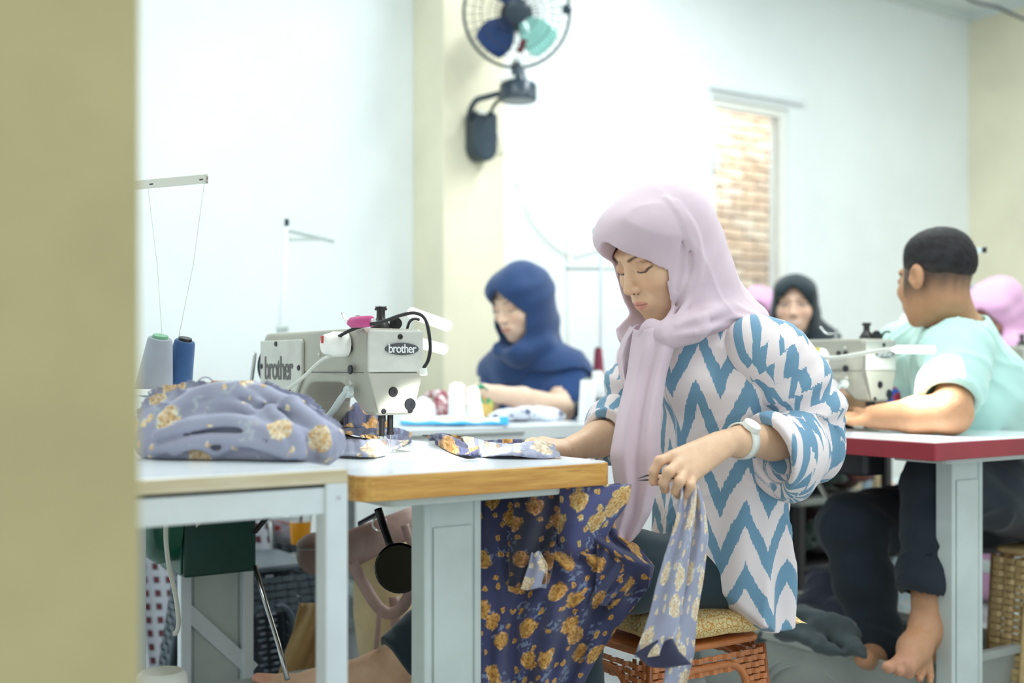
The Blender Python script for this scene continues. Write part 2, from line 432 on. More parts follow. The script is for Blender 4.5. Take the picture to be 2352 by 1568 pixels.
# window: frame, lintel board, pane and the brick wall that stands close behind it
b = MB(); fw = .045
for x0, x1, z0, z1 in ((wx0-.0, wx0+fw, wz0, wz1), (wx1-fw, wx1, wz0, wz1), (wx0+fw, wx1-fw, wz1-fw, wz1), (wx0+fw, wx1-fw, wz0, wz0+fw)):
    b.box(x0, x1, YW+.02, YW+.07, z0, z1)
wf = struct(obj('window_1', b, M['white_plastic'], bevel=.003))
b = MB(); b.box(wx0-.03, wx1+.10, YW-.03, YW, wz1+.03, wz1+.052); obj('lintel_board', b, M['edge_white'], wf, bevel=.002)
b = MB(); b.box(wx0-.03, wx1+.03, YW-.035, YW+.02, wz0-.025, wz0); obj('sill', b, M['edge_white'], wf, bevel=.002)
t = NT('window_glass'); t.b.inputs['Transmission Weight'].default_value = 1; t.b.inputs['IOR'].default_value = 1.02
glass = t.fin(lin((250, 253, 253)), .0, 0, .3)
b = MB(); b.box(wx0+fw, wx1-fw, YW+.043, YW+.047, wz0+fw, wz1-fw); obj('pane', b, glass, wf)
hz = EYE+(840-370)/F*5.95
b = MB(); b.box(wx0+.008, wx0+.04, YW-.02, YW+.02, hz-.05, hz+.05); b.cyl((wx0+.024, YW-.03, hz), (wx0+.024, YW-.02, hz), .02, n=14); obj('window_latch', b, M['white_plastic'], wf, bevel=.006)
brick_m = []
for i, c in enumerate(((226, 204, 182), (232, 214, 194), (216, 194, 172), (236, 222, 206), (212, 194, 178))):
    t = NT('brick_clay_%d' % i); co = t.objco(); cc = lin(c)
    m_ = t.n('ShaderNodeMapping', Vector=co); m_.inputs['Scale'].default_value = (4, 4, 30)
    col = t.mix(t.ramp(t.noise(m_.outputs[0], 1.6, 4, .7), .35, .7), tuple(x*.62 for x in cc), tuple(min(1, x*1.12) for x in cc))
    t.bump(t.noise(co, 60, 3), .4, .004); brick_m.append(t.fin(col, .9, 0, .2))
mortar = plain('mortar', (226, 216, 202), .95, var=.06, scale=20, bump=.2)
b = MB(); b.box(wx0-.9, wx1+1.7, YW+1.10, YW+1.18, 0, 3.2); bw = struct(obj('wall_outside', b, mortar))
brick_me = []
for i in range(5):
    bb = bmesh.new(); bmesh.ops.create_cube(bb, size=1)
    for v in bb.verts: v.co = Vector((v.co.x*.195+random.uniform(-.003, .003), v.co.y*.05, v.co.z*.052+random.uniform(-.003, .003)))
    bmesh.ops.bevel(bb, geom=bb.edges[:], offset=.004, segments=1, affect='EDGES')
    me = bpy.data.meshes.new('brick'); bb.to_mesh(me); bb.free(); me.materials.append(brick_m[i]); brick_me.append(me)
for r in range(34):
    z = .62+r*.064
    for k in range(-1, 9):
        o = bpy.data.objects.new('brick', random.choice(brick_me)); COL.objects.link(o); o.parent = bw
        o.location = (wx0-.05+k*.208+(.104 if r % 2 else 0)+random.uniform(-.004, .004), YW+1.095+random.uniform(-.006, .006), z)
        o.rotation_euler = (0, 0, PI if random.random() < .5 else 0)
# daylight reaches the yard behind the window
area('yard_daylight', ((wx0+wx1)/2+.3, YW+.4, 3.3), 1.8, .4, 46, (1, .97, .93), (math.radians(48), 0, 0))
# loose cable under the ceiling, upper right
b = MB(); b.tube(spline([P(2195, -30, 5.2), P(2230, 0, 5.2), P(2290, 16, 5.25), P(2330, 34, 5.3), P(2420, 70, 5.3)], 6), .008, 8)
tag(obj('ceiling_cable', b, M['cord_black'], smooth=2), 'dark cable crossing below the ceiling above the cream wall', 'cable')
# white conduit lines on the back wall
b = MB(); b.tube([(xat(1308, YW-.01), YW-.012, 1.55), (xat(1308, YW-.01), YW-.012, .3)], .007, 8)
tag(obj('wall_conduit', b, M['white_plastic'], smooth=2), 'thin white cable duct running down the wall beside the blue headscarf', 'conduit')
# ================================================================== TABLES
TZ = .753
def rounded(x0, x1, y0, y1, r, n=5):
    out = []
    for cx, cy, a0 in ((x1-r, y1-r, 0), (x0+r, y1-r, 90), (x0+r, y0+r, 180), (x1-r, y0+r, 270)):
        out += [(cx+r*math.cos(math.radians(a0+90*k/n)), cy+r*math.sin(math.radians(a0+90*k/n))) for k in range(n+1)]
    return out
def sewing_table(label, x0, x1, y0, y1, edge, leg, group, legs, chamfer=.03, knee=False, motor=True):
    t = thing('sewing_table', label, 'table', ((x0+x1)/2, (y0+y1)/2, 0), group)
    poly = rounded(x0, x1, y0, y1, chamfer)
    b = MB(); b.prism(poly, lambda a, c, s: (a, c, TZ-.0015 if s else TZ-.04)); obj('edge_band', b, edge, t, bevel=.0015)
    b = MB(); b.prism(rounded(x0+.003, x1-.003, y0+.003, y1-.003, chamfer), lambda a, c, s: (a, c, TZ if s else TZ-.006)); obj('tabletop', b, M['laminate'], t)
    for (lx0, lx1, ly0, ly1) in legs:
        front = ly0 < (y0+y1)/2
        b = MB()                                  # pressed steel column: web, two flanges and two pressed ridges
        b.box(lx0+.004, lx1-.004, ly0+.004, ly1-.004, .04, TZ-.052)
        for xa, xb in ((lx0, lx0+.014), (lx1-.014, lx1)): b.box(xa, xb, ly0, ly1, .04, TZ-.052)
        L = obj('leg', b, leg, t, bevel=.003)
        b = MB(); b.prism(rounded(lx0-.10, lx1+.13, ly0-.06, ly1+.05, .02), lambda a, c, s: (a, c, TZ-.04 if s else TZ-.053)); obj('mounting_bracket', b, leg, t, bevel=.002)
        b = MB(); b.box(lx0-.14, lx1+.14, ly0, ly1, .0, .05); obj('foot_beam', b, leg, t, bevel=.006)
        b = MB(); b.box(lx0+.018, lx1-.018, ly0-.0005, ly0+.005, .10, TZ-.10); obj('leg_panel', b, leg, L, bevel=.002)
    if label.count('red edge') == 0:
        b = MB(); b.box((x0+x1)/2-.02, (x0+x1)/2+.02, legs[0][3], legs[-1][2], .16, .20); obj('cross_beam', b, leg, t, bevel=.004)
    return t
MAIN = (.802, 1.296, 1.60, 2.80)
main_table = sewing_table('white topped sewing table with golden wooden edge at the pink headscarf', *MAIN, M['edge_wood'], M['leg_grey'], 'sewing tables',
    [(.9595, 1.071, 1.68, 1.725), (.87, 1.01, 2.60, 2.66)])
b = MB(); b.prism(rounded(.845, 1.14, 1.88, 2.40, .03), lambda a, c, s: (a, c, .713 if s else .685)); obj('oil_pan', b, M['black'], main_table, bevel=.004)
# knee lifter: rod and round pad
b = MB(); b.tube(spline([P(868, 1168, 2.32), P(880, 1205, 2.31), P(898, 1255, 2.27)], 6), .008, 10); kl = obj('knee_lifter', b, M['black'], main_table, smooth=2)
kc = P(918, 1304, 2.24); nrm = V3((-.62, -.78, .06))
b = MB(); b.lathe(kc, nrm, [(-.012, .03), (-.008, .046), (.004, .048), (.009, .044), (.0095, .02), (.0096, .001)], 32); obj('pad', b, M['black_gloss'], kl, smooth=True)
# green motor with its control box on the far leg
b = MB()
gx0, gx1, gy0, gy1 = .80, .985, 2.44, 2.60
b.box(gx0+.012, gx1-.012, gy0, gy1, .472, .705); mt = obj('motor_box', b, [M['green_dark']], main_table, bevel=.006)
b = MB(); b.box(gx0+.008, gx0+.012, gy0+.01, gy1-.01, .478, .70); obj('box_side', b, M['green_paint'], mt, bevel=.002)
b = MB(); b.lathe((gx0+.008, 2.52, .59), (-1, 0, 0), [(0, .09), (.03, .095), (.05, .08), (.060, .05), (.061, .001)], 28); obj('motor_housing', b, M['green_paint'], main_table, smooth=True)
b = MB(); b.box(gx0+.005, gx0+.008, 2.50, 2.53, .63, .68); b.cyl((gx0+.003, 2.49, .60), (gx0+.008, 2.49, .60), .012); obj('switch', b, M['black'], mt, bevel=.001)
b = MB(); b.cyl((gx0-.03, 2.44, .60), (gx0+.0, 2.43, .64), .022); obj('hose_collar', b, M['red_plastic'], mt)
b = MB(); b.tube(spline([P(462, 1145, 2.50), P(455, 1190, 2.50), P(432, 1235, 2.5), P(400, 1262, 2.5), P(388, 1270, 2.5)], 6), .010, 8); obj('hose', b, M['cord_white'], mt, smooth=2)
b = MB()
b.obox((.94, 2.592, .30), (.085, 0, -.085), (.012, 0, .012), (0, .004, 0)); obj('brace', b, M['white_metal'], main_table, bevel=.002)
for x in (.862, 1.008):
    b = MB(); b.box(x-.012, x+.012, 2.575, 2.60, .05, .70); obj('leg_flange', b, M['white_metal'], main_table, bevel=.002)
b = MB(); b.tube([P(585, 1300, 2.5), P(612, 1390, 2.45), P(640, 1480, 2.40), P(660, 1560, 2.36)], .0055, 8); obj('treadle_rod', b, M['steel'], main_table, smooth=2)
b = MB(); b.tube([P(585, 1222, 2.5), P(648, 1143, 2.42)], .0075, 8, flat=.5); obj('drive_belt', b, M['black'], main_table, smooth=2)
b = MB(); b.tube([P(585, 1160, 2.55), P(640, 1130, 2.48)], .0075, 8, flat=.5); obj('drive_belt', b, M['black'], main_table, smooth=2)
b = MB(); b.box(.80, 1.12, 2.2, 2.46, .225, .237); obj('treadle', b, M['leg_dark'], main_table, bevel=.004)

DX = 1.395
red_table = sewing_table('white topped sewing table with chipped red edge by the mint shirt', MAIN[0]+DX-.012, MAIN[1]+DX+.07, 1.60, 2.80, M['edge_red'], M['leg_grey'], 'sewing tables',
    [(2.372, 2.490, 1.69, 1.735), (2.372, 2.49, 2.66, 2.70)], chamfer=.006)
b = MB(); b.prism(rounded(2.27, 2.40, 2.02, 2.32, .02), lambda a, c, s: (a, c, .713 if s else .645)); obj('oil_pan', b, M['dark_steel'], red_table, bevel=.008)
b = MB(); b.prism(rounded(2.27, 2.36, 1.86, 2.0, .02), lambda a, c, s: (a, c, .713 if s else .655)); obj('motor_cover', b, M['black'], red_table, bevel=.008)
b = MB(); b.tube(spline([P(1868, 1085, 3.1), P(1885, 1118, 3.1), P(1905, 1150, 3.08), P(1925, 1168, 3.05)], 6), .007, 8); obj('hose', b, M['cord_white'], red_table, smooth=2)
back_table = sewing_table('long white sewing table in front of the blue headscarf', 1.32, 2.16, 2.70, 3.90, M['edge_white'], M['leg_grey'], 'sewing tables',
    [(1.72, 1.84, 2.80, 2.845), (1.72, 1.84, 3.70, 3.745)], chamfer=.006)
b = MB(); b.box(1.38, 1.86, 2.695, 2.699, TZ-.022, TZ-.016); obj('edge_gap', b, M['leg_dark'], back_table)
far_table = sewing_table('white sewing table at the bright pink headscarf far right', 3.62, 4.14, 2.36, 3.36, M['edge_white'], M['leg_grey'], 'sewing tables',
    [(3.82, 3.94, 2.44, 2.485), (3.82, 3.94, 3.22, 3.265)], chamfer=.006)

# white side table in the left foreground
SZ = .776
st = thing('side_table', 'white steel framed side table with thin pale top, left foreground', 'table', (.40, 1.72, 0))
sx0, sx1, sy0, sy1 = .02, .732, 1.497, 2.47
b = MB(); b.box(sx0, sx1, sy0, sy1, SZ-.020, SZ-.001); obj('edge_band', b, M['edge_pale'], st, bevel=.0015)
b = MB(); b.box(sx0+.002, sx1-.002, sy0+.002, sy1-.002, SZ-.004, SZ); obj('tabletop', b, M['laminate'], st, bevel=.001)
for a in ((sx0, sx1, sy0+.004, sy0+.008), (sx0, sx1, sy1-.008, sy1-.004)):
    b = MB(); b.box(*a, SZ-.062, SZ-.02); b.box(a[0], a[1], a[2], a[2]+.022, SZ-.026, SZ-.02); obj('apron_rail', b, M['white_metal'], st, bevel=.001)
for a in ((sx0, sx0+.004, sy0+.008, sy1-.008), (sx1-.004, sx1, sy0+.008, sy1-.008)):
    b = MB(); b.box(*a, SZ-.062, SZ-.02); obj('apron_rail', b, M['white_metal'], st, bevel=.001)
for lx, sx_ in ((sx0, 1), (sx1, -1)):
    for ly, sy_ in ((sy0, 1), (sy1, -1)):
        b = MB(); xa, xb = sorted((lx, lx+sx_*.034)); ya, yb = sorted((ly, ly+sy_*.034))
        b.box(xa, xb, ya, yb, 0, SZ-.02); L = obj('leg', b, M['white_metal'], st, bevel=.002)
        if ly == sy0 and lx == sx1:
            b = MB(); b.cyl((lx-.014, sy0-.001, SZ-.04), (lx-.014, sy0+.002, SZ-.04), .003, n=10); obj('rivet', b, M['steel'], L)

# ================================================================== SEWING MACHINES (local origin: table top under the head)
def text_mesh(body, size, extrude, mat):
    cu = bpy.data.curves.new('lettering', 'FONT'); cu.body = body; cu.size = size; cu.extrude = extrude; cu.align_x = 'CENTER'; cu.align_y = 'CENTER'
    cu.resolution_u = 4; cu.space_character = .88; cu.offset = size*.012
    o = bpy.data.objects.new('lettering', cu); COL.objects.link(o); dg = bpy.context.evaluated_depsgraph_get()
    me = bpy.data.meshes.new_from_object(o.evaluated_get(dg)); bpy.data.objects.remove(o); me.materials.clear(); me.materials.append(mat); me.name = 'lettering'
    return me
def place_text(me, parent, loc, rot, sx=1, sy=1):
    o = link('lettering', me, parent); o.location = tuple(loc); o.rotation_euler = rot; o.scale = (sx, sy, 1); return o
def lathe_part(name, o, ax, prof, mat, parent, n=24):
    b = MB(); b.lathe(o, ax, prof, n); return obj(name, b, mat, parent, smooth=True, local=True)
def machine(label, loc, group):
    t = thing('sewing_machine', label, 'sewing machine', loc, group)
    XB, XF = -.062, .064
    arc = [(.196+.056*math.sin(a), .078+.056*math.cos(a)) for a in np.linspace(0, PI/2, 7)]
    poly = [(-.036, .074), (.012, .074), (.052, .112), (.066, .128), (.082, .134)]+arc+[(.254, .012), (.456, .012), (.456, .224), (.442, .238), (-.024, .238), (-.036, .228)]
    def fn(y, z, s):
        k = 1.0
        if z < .15 and y < .1: k = .60+.40*(z-.074)/(.15-.074)
        if y > .22 and z < .13: k = .80
        x = XF if s else XB
        x = x*k if s else x*(k if y < .1 else 1)
        return (x, y, z)
    b = MB(); b.prism(poly, fn); body = obj('arm_casting', b, M['machine'], t, bevel=.007, local=True, seg=3)
    b = MB(); b.box(-.088, .09, -.07, .47, -.004, .003); obj('bed_plate', b, M['machine_lite'], t, bevel=.002, local=True)
    b = MB(); b.box(-.07, .075, .24, .47, .003, .016); obj('column_base', b, M['machine'], t, bevel=.004, local=True)
    # front face plate in two pieces with a joint between
    def fp(x, z): k = 1.0 if z > .15 else .62+.38*(z-.076)/(.074); return x*k
    for z0, z1 in ((.078, .1535), (.1555, .234)):
        poly2 = [(fp(-.058, z0), z0), (fp(.060, z0), z0), (fp(.060, z1), z1), (fp(-.058, z1), z1)]
        b = MB(); b.prism(poly2, lambda x, z, s: (x, -.036 if s else -.042, z)); fpl = obj('face_plate', b, M['machine_lite'] if z0 > .1 else M['machine'], t, bevel=.003, local=True)
    b = MB(); b.prism([(.012+.036*math.cos(a)*1.0, .199+.0115*math.sin(a)) for a in np.linspace(0, 2*PI, 28)[:-1]], lambda x, z, s: (x, -.042 if s else -.0445, z)); bd = obj('name_badge', b, M['badge'], t, local=True)
    place_text(TXT_S, bd, (.012, -.0448, .199), (PI/2, 0, 0), 1.0, 1.1)
    for x, z, r in ((.009, .222, .0045), (-.006, .118, .0085), (.030, .094, .0105), (-.026, .082, .0045), (.030, .082, .0045)):
        lathe_part('screw', (x, -.0418, z), (0, -1, 0), [(0, r*1.15), (.0012, r*1.15), (.003, r), (.0032, r*.3), (.002, r*.25), (.002, .0003)], M['dark_steel'] if r < .01 else M['black'], t, 16)
    # rear cover plate with the lettering
    cp = [(.270, .098), (.455, .098), (.455, .222), (.240, .222), (.234, .216), (.234, .145), (.270, .104)]
    b = MB(); b.prism(cp, lambda y, z, s: (XB if s else XB-.008, y, z)); cov = obj('cover_plate', b, M['machine_lite'], t, bevel=.003, local=True)
    place_text(TXT_L, cov, (XB-.0085, .352, .160), (PI/2, 0, -PI/2), 1.05, 1.35)
    for y, z in ((.365, .214), (.445, .166), (.246, .163), (.415, .110), (.292, .112)):
        lathe_part('screw', (XB-.0078, y, z), (-1, 0, 0), [(0, .006), (.0012, .006), (.003, .0045), (.0031, .0003)], M['dark_steel'], cov, 14)
    b = MB(); b.box(XB-.0006, XB+.001, -.03, .25, .1536, .1552); obj('casting_seam', b, M['dark_steel'], t, local=True)
    for y, z, r in ((.045, .200, .0065), (.022, .200, .0065), (.022, .160, .009), (.02, .135, .005), (.024, .215, .004), (.16, .19, .004)):
        lathe_part('screw', (XB-.0002, y, z), (-1, 0, 0), [(0, r), (.003, r), (.0035, r*.5), (.0036, .0003)], M['black'] if r > .0055 else M['machine_lite'], t, 14)
    # presser lifting lever
    b = MB(); b.tube(spline([(XB-.004, .020, .122), (XB-.010, .032, .112), (XB-.016, .058, .086), (XB-.02, .075, .072)], 5), [.009, .011]+[.012]*13+[.013], 10, flat=.35); obj('presser_lever', b, M['leg_grey'], t, smooth=2, local=True)
    lathe_part('lever_pivot', (XB+.002, .026, .118), (-1, 0, 0), [(0, .012), (.010, .012), (.013, .009), (.0131, .001)], M['leg_grey'], t, 18)
    # needle bar, presser bar, foot, needle plate
    b = MB(); b.tube([(.004, -.012, .08), (.004, -.012, .040)], .0058, 12); b.tube([(.004, -.012, .042), (.004, -.012, .036)], .0072, 12); nb = obj('needle_bar', b, M['dark_steel'], t, smooth=True, local=True)
    b = MB(); b.tube([(.004, -.012, .037), (.004, -.012, .006)], .0012, 8); obj('needle', b, M['chrome'], nb, local=True)
    b = MB(); b.tube([(-.014, -.012, .08), (-.014, -.012, .03)], .0052, 12); b.tube([(-.014, -.012, .075), (-.014, -.012, .062)], .0075, 12); pb = obj('presser_bar', b, M['dark_steel'], t, smooth=True, local=True)
    b = MB(); b.box(-.021, -.006, -.017, -.006, .012, .034); b.box(-.020, .014, -.019, -.012, .004, .008); b.box(-.020, .014, -.008, -.002, .004, .008); b.box(-.022, -.014, -.019, -.002, .004, .014); obj('presser_foot', b, M['chrome'], pb, bevel=.0012, local=True)
    b = MB(); b.prism(rounded(-.045, .035, -.045, .02, .01), lambda x, y, s: (x, y, .0045 if s else .002)); obj('needle_plate', b, M['steel'], t, local=True)
    # top: tension knob, thread posts, oil bracket
    lathe_part('tension_post', (-.012, -.004, .236), (0, 0, 1), [(0, .020), (.004, .020), (.018, .012), (.022, .0085), (.036, .008), (.037, .012), (.041, .012), (.0412, .001)], M['dark_steel'], t, 24)
    lathe_part('tension_cap', (-.012, -.004, .272), (0, 0, 1), [(0, .0085), (.004, .0088), (.007, .0115), (.009, .0115), (.0092, .001)], M['steel'], t, 24)
    lathe_part('thread_guide', (.018, -.010, .248), (-.6, -.8, 0), [(0, .010), (.004, .012), (.008, .012), (.0081, .004), (.006, .004), (.006, .0003)], M['black'], t, 20)
    b = MB(); b.tube(spline([(.044, -.005, .238), (.047, -.01, .252), (.055, -.014, .258), (.064, -.02, .256)], 5), .004, 8, flat=.5); obj('top_bracket', b, M['dark_steel'], t, smooth=2, local=True)
    lathe_part('winder_post', (-.010, .098, .238), (0, 0, 1), [(0, .011), (.003, .012), (.004, .005), (.014, .0048), (.015, .009), (.017, .009), (.018, .0045), (.029, .0045), (.0291, .001)], M['steel'], t, 18)
    b = MB(); b.tube(spline([(-.014, .10, .254), (-.02, .122, .254), (-.02, .138, .266), (-.02, .145, .274)], 4), .0042, 8, flat=.4); obj('winder_lever', b, M['steel'], t, smooth=2, local=True)
    # hand wheel behind the column
    hw = lathe_part('hand_wheel', (-.0, .462, .166), (0, 1, 0), [(0, .050), (.003, .060), (.012, .062), (.022, .060), (.026, .052), (.030, .052), (.034, .060), (.040, .057), (.043, .040), (.046, .022), (.047, .001)], M['fan_black'], t, 40)
    b = MB(); b.box(XB+.004, XF-.004, .455, .468, .03, .212); obj('belt_cover', b, M['machine'], t, bevel=.004, local=True)
    b = MB(); b.tube([(XB-.012, .474, .196), (XB-.012, .50, .120), (XB-.012, .52, .05)], .0045, 8); obj('guard_rod', b, M['steel'], t, smooth=2, local=True)
    return t
TXT_L = text_mesh('brother', .052, .0008, M['lettering'])
TXT_S = text_mesh('brother', .0215, .0006, M['lettering_silver'])
m1 = machine('beige industrial sewing machine on the table with golden wooden edge', (1.057, 2.0, TZ), 'industrial sewing machines')
def copy_machine(label, loc):
    c = copy_tree(m1); c.location = loc; c['label'] = label; return c
m2 = copy_machine('beige industrial sewing machine on the red edged table', (2.507, 2.04, TZ))
m3 = copy_machine('beige sewing machine behind the golden edged table, before the blue headscarf', (1.60, 3.16, TZ))
m4 = copy_machine('beige sewing machine at the right edge behind the mint shirt', (3.86, 2.46, TZ))

# lamps clamped to the machines
lp = thing('machine_lamp', 'round white clamp lamp with red switch on the nearest sewing machine', 'lamp', (.99, 2.073, .955), 'machine work lamps')
b = MB(); b.lathe((.993, 2.036, .961), (-1, 0, 0), [(0, .020), (.002, .024), (.030, .024), (.036, .021), (.046, .019), (.048, .017), (.0481, .001)], 12); obj('lamp_base', b, M['white_plastic'], lp, smooth=True)
b = MB(); b.obox((.9445, 2.041, .970), (.0016, 0, 0), (0, .0045, 0), (0, 0, .007)); obj('switch', b, M['red_plastic'], lp, bevel=.001)
gx = spline([(.965, 2.028, .972), (.985, 1.985, .990), P(880, 738, 2.15), P(920, 724, 2.13), P(955, 719, 2.12), P(978, 736, 2.11), P(988, 790, 2.11), P(984, 825, 2.11), P(973, 845, 2.115)], 7)
b = MB(); b.tube(gx, .0034, 8); obj('gooseneck', b, M['dark_steel'], lp, smooth=2)
e = gx[-1]; b = MB(); b.tube([e, e-V3((0, 0, .012))], [.006, .0075], 12); lh = obj('lamp_head', b, M['white_plastic'], lp)
b = MB(); b.tube([e-V3((0, 0, .0122)), e-V3((0, 0, .0128))], .006, 12); obj('bulb', b, glow('led_white', (250, 252, 255), 6), lh)
b = MB(); b.tube(spline([(.962, 2.043, .939), P(735, 830, 2.27), P(690, 872, 2.28), P(650, 900, 2.30), P(600, 935, 2.34), P(570, 980, 2.36)], 6), .0036, 8); obj('power_cord', b, M['cord_white'], lp, smooth=2)
def spot(loc, target, power, size=70, r=.01):
    l = bpy.data.lights.new('work_light', 'SPOT'); l.energy = power; l.spot_size = math.radians(size); l.spot_blend = .5; l.shadow_soft_size = r; l.color = (.95, 1, 1)
    o = bpy.data.objects.new('work_light', l); o.location = tuple(loc); COL.objects.link(o)
    o.rotation_euler = (Vector(target)-Vector(loc)).to_track_quat('-Z', 'Y').to_euler()
spot(e-V3((0, 0, .016)), (1.13, 1.93, TZ), 2.4, 110)
lp2 = thing('machine_lamp', 'white clamp lamp with yellow sticker and lit bar on right sewing machine', 'lamp', (2.44, 2.09, .95), 'machine work lamps')
lc = P(1870, 822, 3.02)
b = MB(); b.lathe(lc+V3((.03, 0, 0)), (-1, 0, 0), [(0, .020), (.002, .026), (.034, .026), (.042, .023), (.046, .016), (.0461, .001)], 20); obj('lamp_base', b, M['white_plastic'], lp2, smooth=True)
b = MB(); b.obox(lc+V3((-.01, -.012, .023)), (.008, 0, 0), (0, .010, 0), (0, 0, .003)); obj('sticker', b, M['yellow'], lp2, bevel=.001)
b = MB(); b.tube(spline([lc+V3((-.005, .0, .005)), P(1820, 815, 2.98), P(1800, 826, 3.0), P(1790, 860, 3.05)], 6), .004, 8); obj('power_cord', b, M['cord_white'], lp2, smooth=2)
h0, h1 = P(2050, 802, 2.86), P(2146, 803, 2.80)
b = MB(); b.tube(spline([lc+V3((.01, -.026, 0)), P(1930, 820, 2.94), P(1990, 810, 2.90), P(2030, 804, 2.87), h0], 6), .005, 8); obj('gooseneck', b, M['cord_white'], lp2, smooth=2)
b = MB(); b.tube([h0, h0+.12*(h1-h0), h1], [.006, .012, .012], 14, flat=.8); lh = obj('lamp_head', b, glow('led_bar', (252, 255, 253), 1.6), lp2, smooth=True)
hm = (h0+h1)/2
spot(hm-V3((0, 0, .02)), P(2190, 940, 2.84), 3.2, 115, .03)
spot(hm-V3((0, 0, .02)), P(2010, 905, 3.0), 2.4, 80, .03)
lp3 = thing('machine_lamp', 'pair of lit white lamp bars beside the head of the nearest machine', 'lamp', P(1000, 780, 3.3), 'machine work lamps')
g3 = glow('led_bar_far', (252, 253, 255), 1.6)
b = MB(); b.tube([P(945, 718, 3.35), P(1028, 748, 3.25)], .013, 12); obj('lamp_head', b, g3, lp3, smooth=True)
b = MB(); b.tube([P(955, 785, 3.35), P(1020, 802, 3.28)], .012, 12); obj('lamp_head', b, g3, lp3, smooth=True)
b = MB(); b.tube(spline([P(945, 718, 3.35), P(920, 735, 3.4), P(915, 770, 3.4), P(955, 785, 3.35)], 5), .005, 8); obj('gooseneck', b, M['cord_white'], lp3, smooth=2)
b = MB(); b.tube([P(915, 770, 3.4), (1.56, 3.2, .985)], .006, 8); obj('lamp_arm', b, M['cord_white'], lp3, smooth=2)
# pink spool lying on the nearest machine
sp = thing('thread_spool', 'pink thread spool lying on top of the nearest sewing machine', 'thread spool', P(830, 752, 2.2))
c0, c1 = P(803, 741, 2.205), P(858, 737, 2.17); dv = c1-c0
b = MB(); b.tube([c0-.02*dv, c0+.06*dv, c0+.1*dv, c0+.5*dv, c0+.9*dv, c0+.94*dv], [.006, .0085, .0105, .0115, .0105, .0085], 20); obj('thread', b, fabric('pink_thread', (196, 82, 136), 300), sp, smooth=True)
b = MB(); b.tube([c0-.06*dv, c0+1.04*dv], .005, 14); obj('core', b, M['lettering_silver'], sp, smooth=True)

# ================================================================== STOOLS (woven plastic)
def stool(name, label, loc, h, wt, wb, mat, matd, seat_mat=None, rot=0, group=None, leg=.085, pitch=.018, seg_=.033, band=.075):
    t = thing(name, label, 'stool', loc, group); t.rotation_euler = (0, 0, rot)
    def half(z): return (wb+(wt-wb)*z/h)/2
    b = MB(); hw = half(h); b.prism(rounded(-hw, hw, -hw, hw, .03), lambda x, y, s: (x, y, h if s else h-.014)); obj('seat', b, mat, t, bevel=.006, local=True)
    for k in range(4):
        ca, sa = [(1, 0), (0, 1), (-1, 0), (0, -1)][k]
        def W(s, z, off=0.0):                      # s: signed position along the side, at height z
            y = -(half(z)+off); return (s*ca-y*sa, s*sa+y*ca, z)
        bs = MB(); rows = int((h-.03)/pitch)
        for r in range(rows):                      # horizontal strands, over and under the ribs in turn
            z = h-.026-r*pitch; hh = half(z)-.004
            full = r*pitch < band
            spans = [(-hh, hh)] if full else [(-hh, -hh+leg), (hh-leg, hh)]
            for a0, a1 in spans:
                nseg = max(3, round((a1-a0)/seg_))
                for q in range(nseg):
                    u0 = a0+(a1-a0)*q/nseg; u1 = a0+(a1-a0)*(q+1)/nseg; over = (q+r) % 2 == 0; o0 = .0025 if over else -.0015
                    vs = [W(u0, z, -.002), W((u0*.75+u1*.25), z, o0+.0015), W((u0*.25+u1*.75), z, o0+.0015), W(u1, z, -.002)]
                    vs2 = [W(u0, z-pitch*.8, -.002), W((u0*.75+u1*.25), z-pitch*.8, o0+.0015), W((u0*.25+u1*.75), z-pitch*.8, o0+.0015), W(u1, z-pitch*.8, -.002)]
                    bs.add(vs+vs2, [(0,1,5,4),(1,2,6,5),(2,3,7,6)])
        st_ = obj('woven_strands', bs, mat, t, local=True, solid=.0022); st_['kind'] = 'stuff'
        br = MB()
        for sg in (-1, 1):                          # upright ribs
            for q in range(3):
                f0 = [.004, leg*.5-.004, leg-.013][q]
                br.add([W(sg*(half(h-.02)-f0-.0), h-.02, -.004), W(sg*(half(h-.02)-f0-.009), h-.02, -.004), W(sg*(half(0)-f0-.009), 0, -.004), W(sg*(half(0)-f0), 0, -.004)], [(0,1,2,3)])
        obj('upright_ribs', br, matd, t, local=True, solid=.003)
        ia = half(h-band-.03)-leg-.004                  # arch rim
        ip = [W(-(half(0)-leg-.004), 0, 0)]+[W(-(half(z)-leg-.004), z, 0) for z in (h*.3, h-band-.09)]
        ip += [W(-ia+.05*(1-math.cos(a))-.0, h-band-.068+.05*math.sin(a), 0) for a in np.linspace(0, PI/2, 5)]
        ip += [(lambda q: W(q, h-band-.018, 0))(q) for q in (-ia*.3, ia*.3)]
        ip += [W(ia-.05*(1-math.cos(a)), h-band-.068+.05*math.sin(a), 0) for a in np.linspace(PI/2, 0, 5)]
        ip += [W(half(z)-leg-.004, z, 0) for z in (h-band-.09, h*.3, 0)]
        b = MB(); b.tube(ip, .008, 8); obj('arch_rim', b, mat, t, smooth=2, local=True)
    for sx_ in (-1, 1):
        for sy_ in (-1, 1):
            b = MB(); b.tube([(sx_*(half(h-.02)-.004), sy_*(half(h-.02)-.004), h-.02), (sx_*(half(0)-.004), sy_*(half(0)-.004), 0)], .007, 10); obj('leg', b, matd, t, smooth=2, local=True)
    return t
M['rattan_orange'] = plain('rattan_orange', (196, 120, 66), .32, var=.08, scale=30)
M['rattan_orange_dark'] = plain('rattan_orange_dark', (150, 84, 42), .35, var=.08, scale=30)
M['rattan_tan'] = plain('rattan_tan', (214, 182, 128), .35, var=.08, scale=30)
M['rattan_tan_dark'] = plain('rattan_tan_dark', (150, 118, 74), .4, var=.08, scale=30)
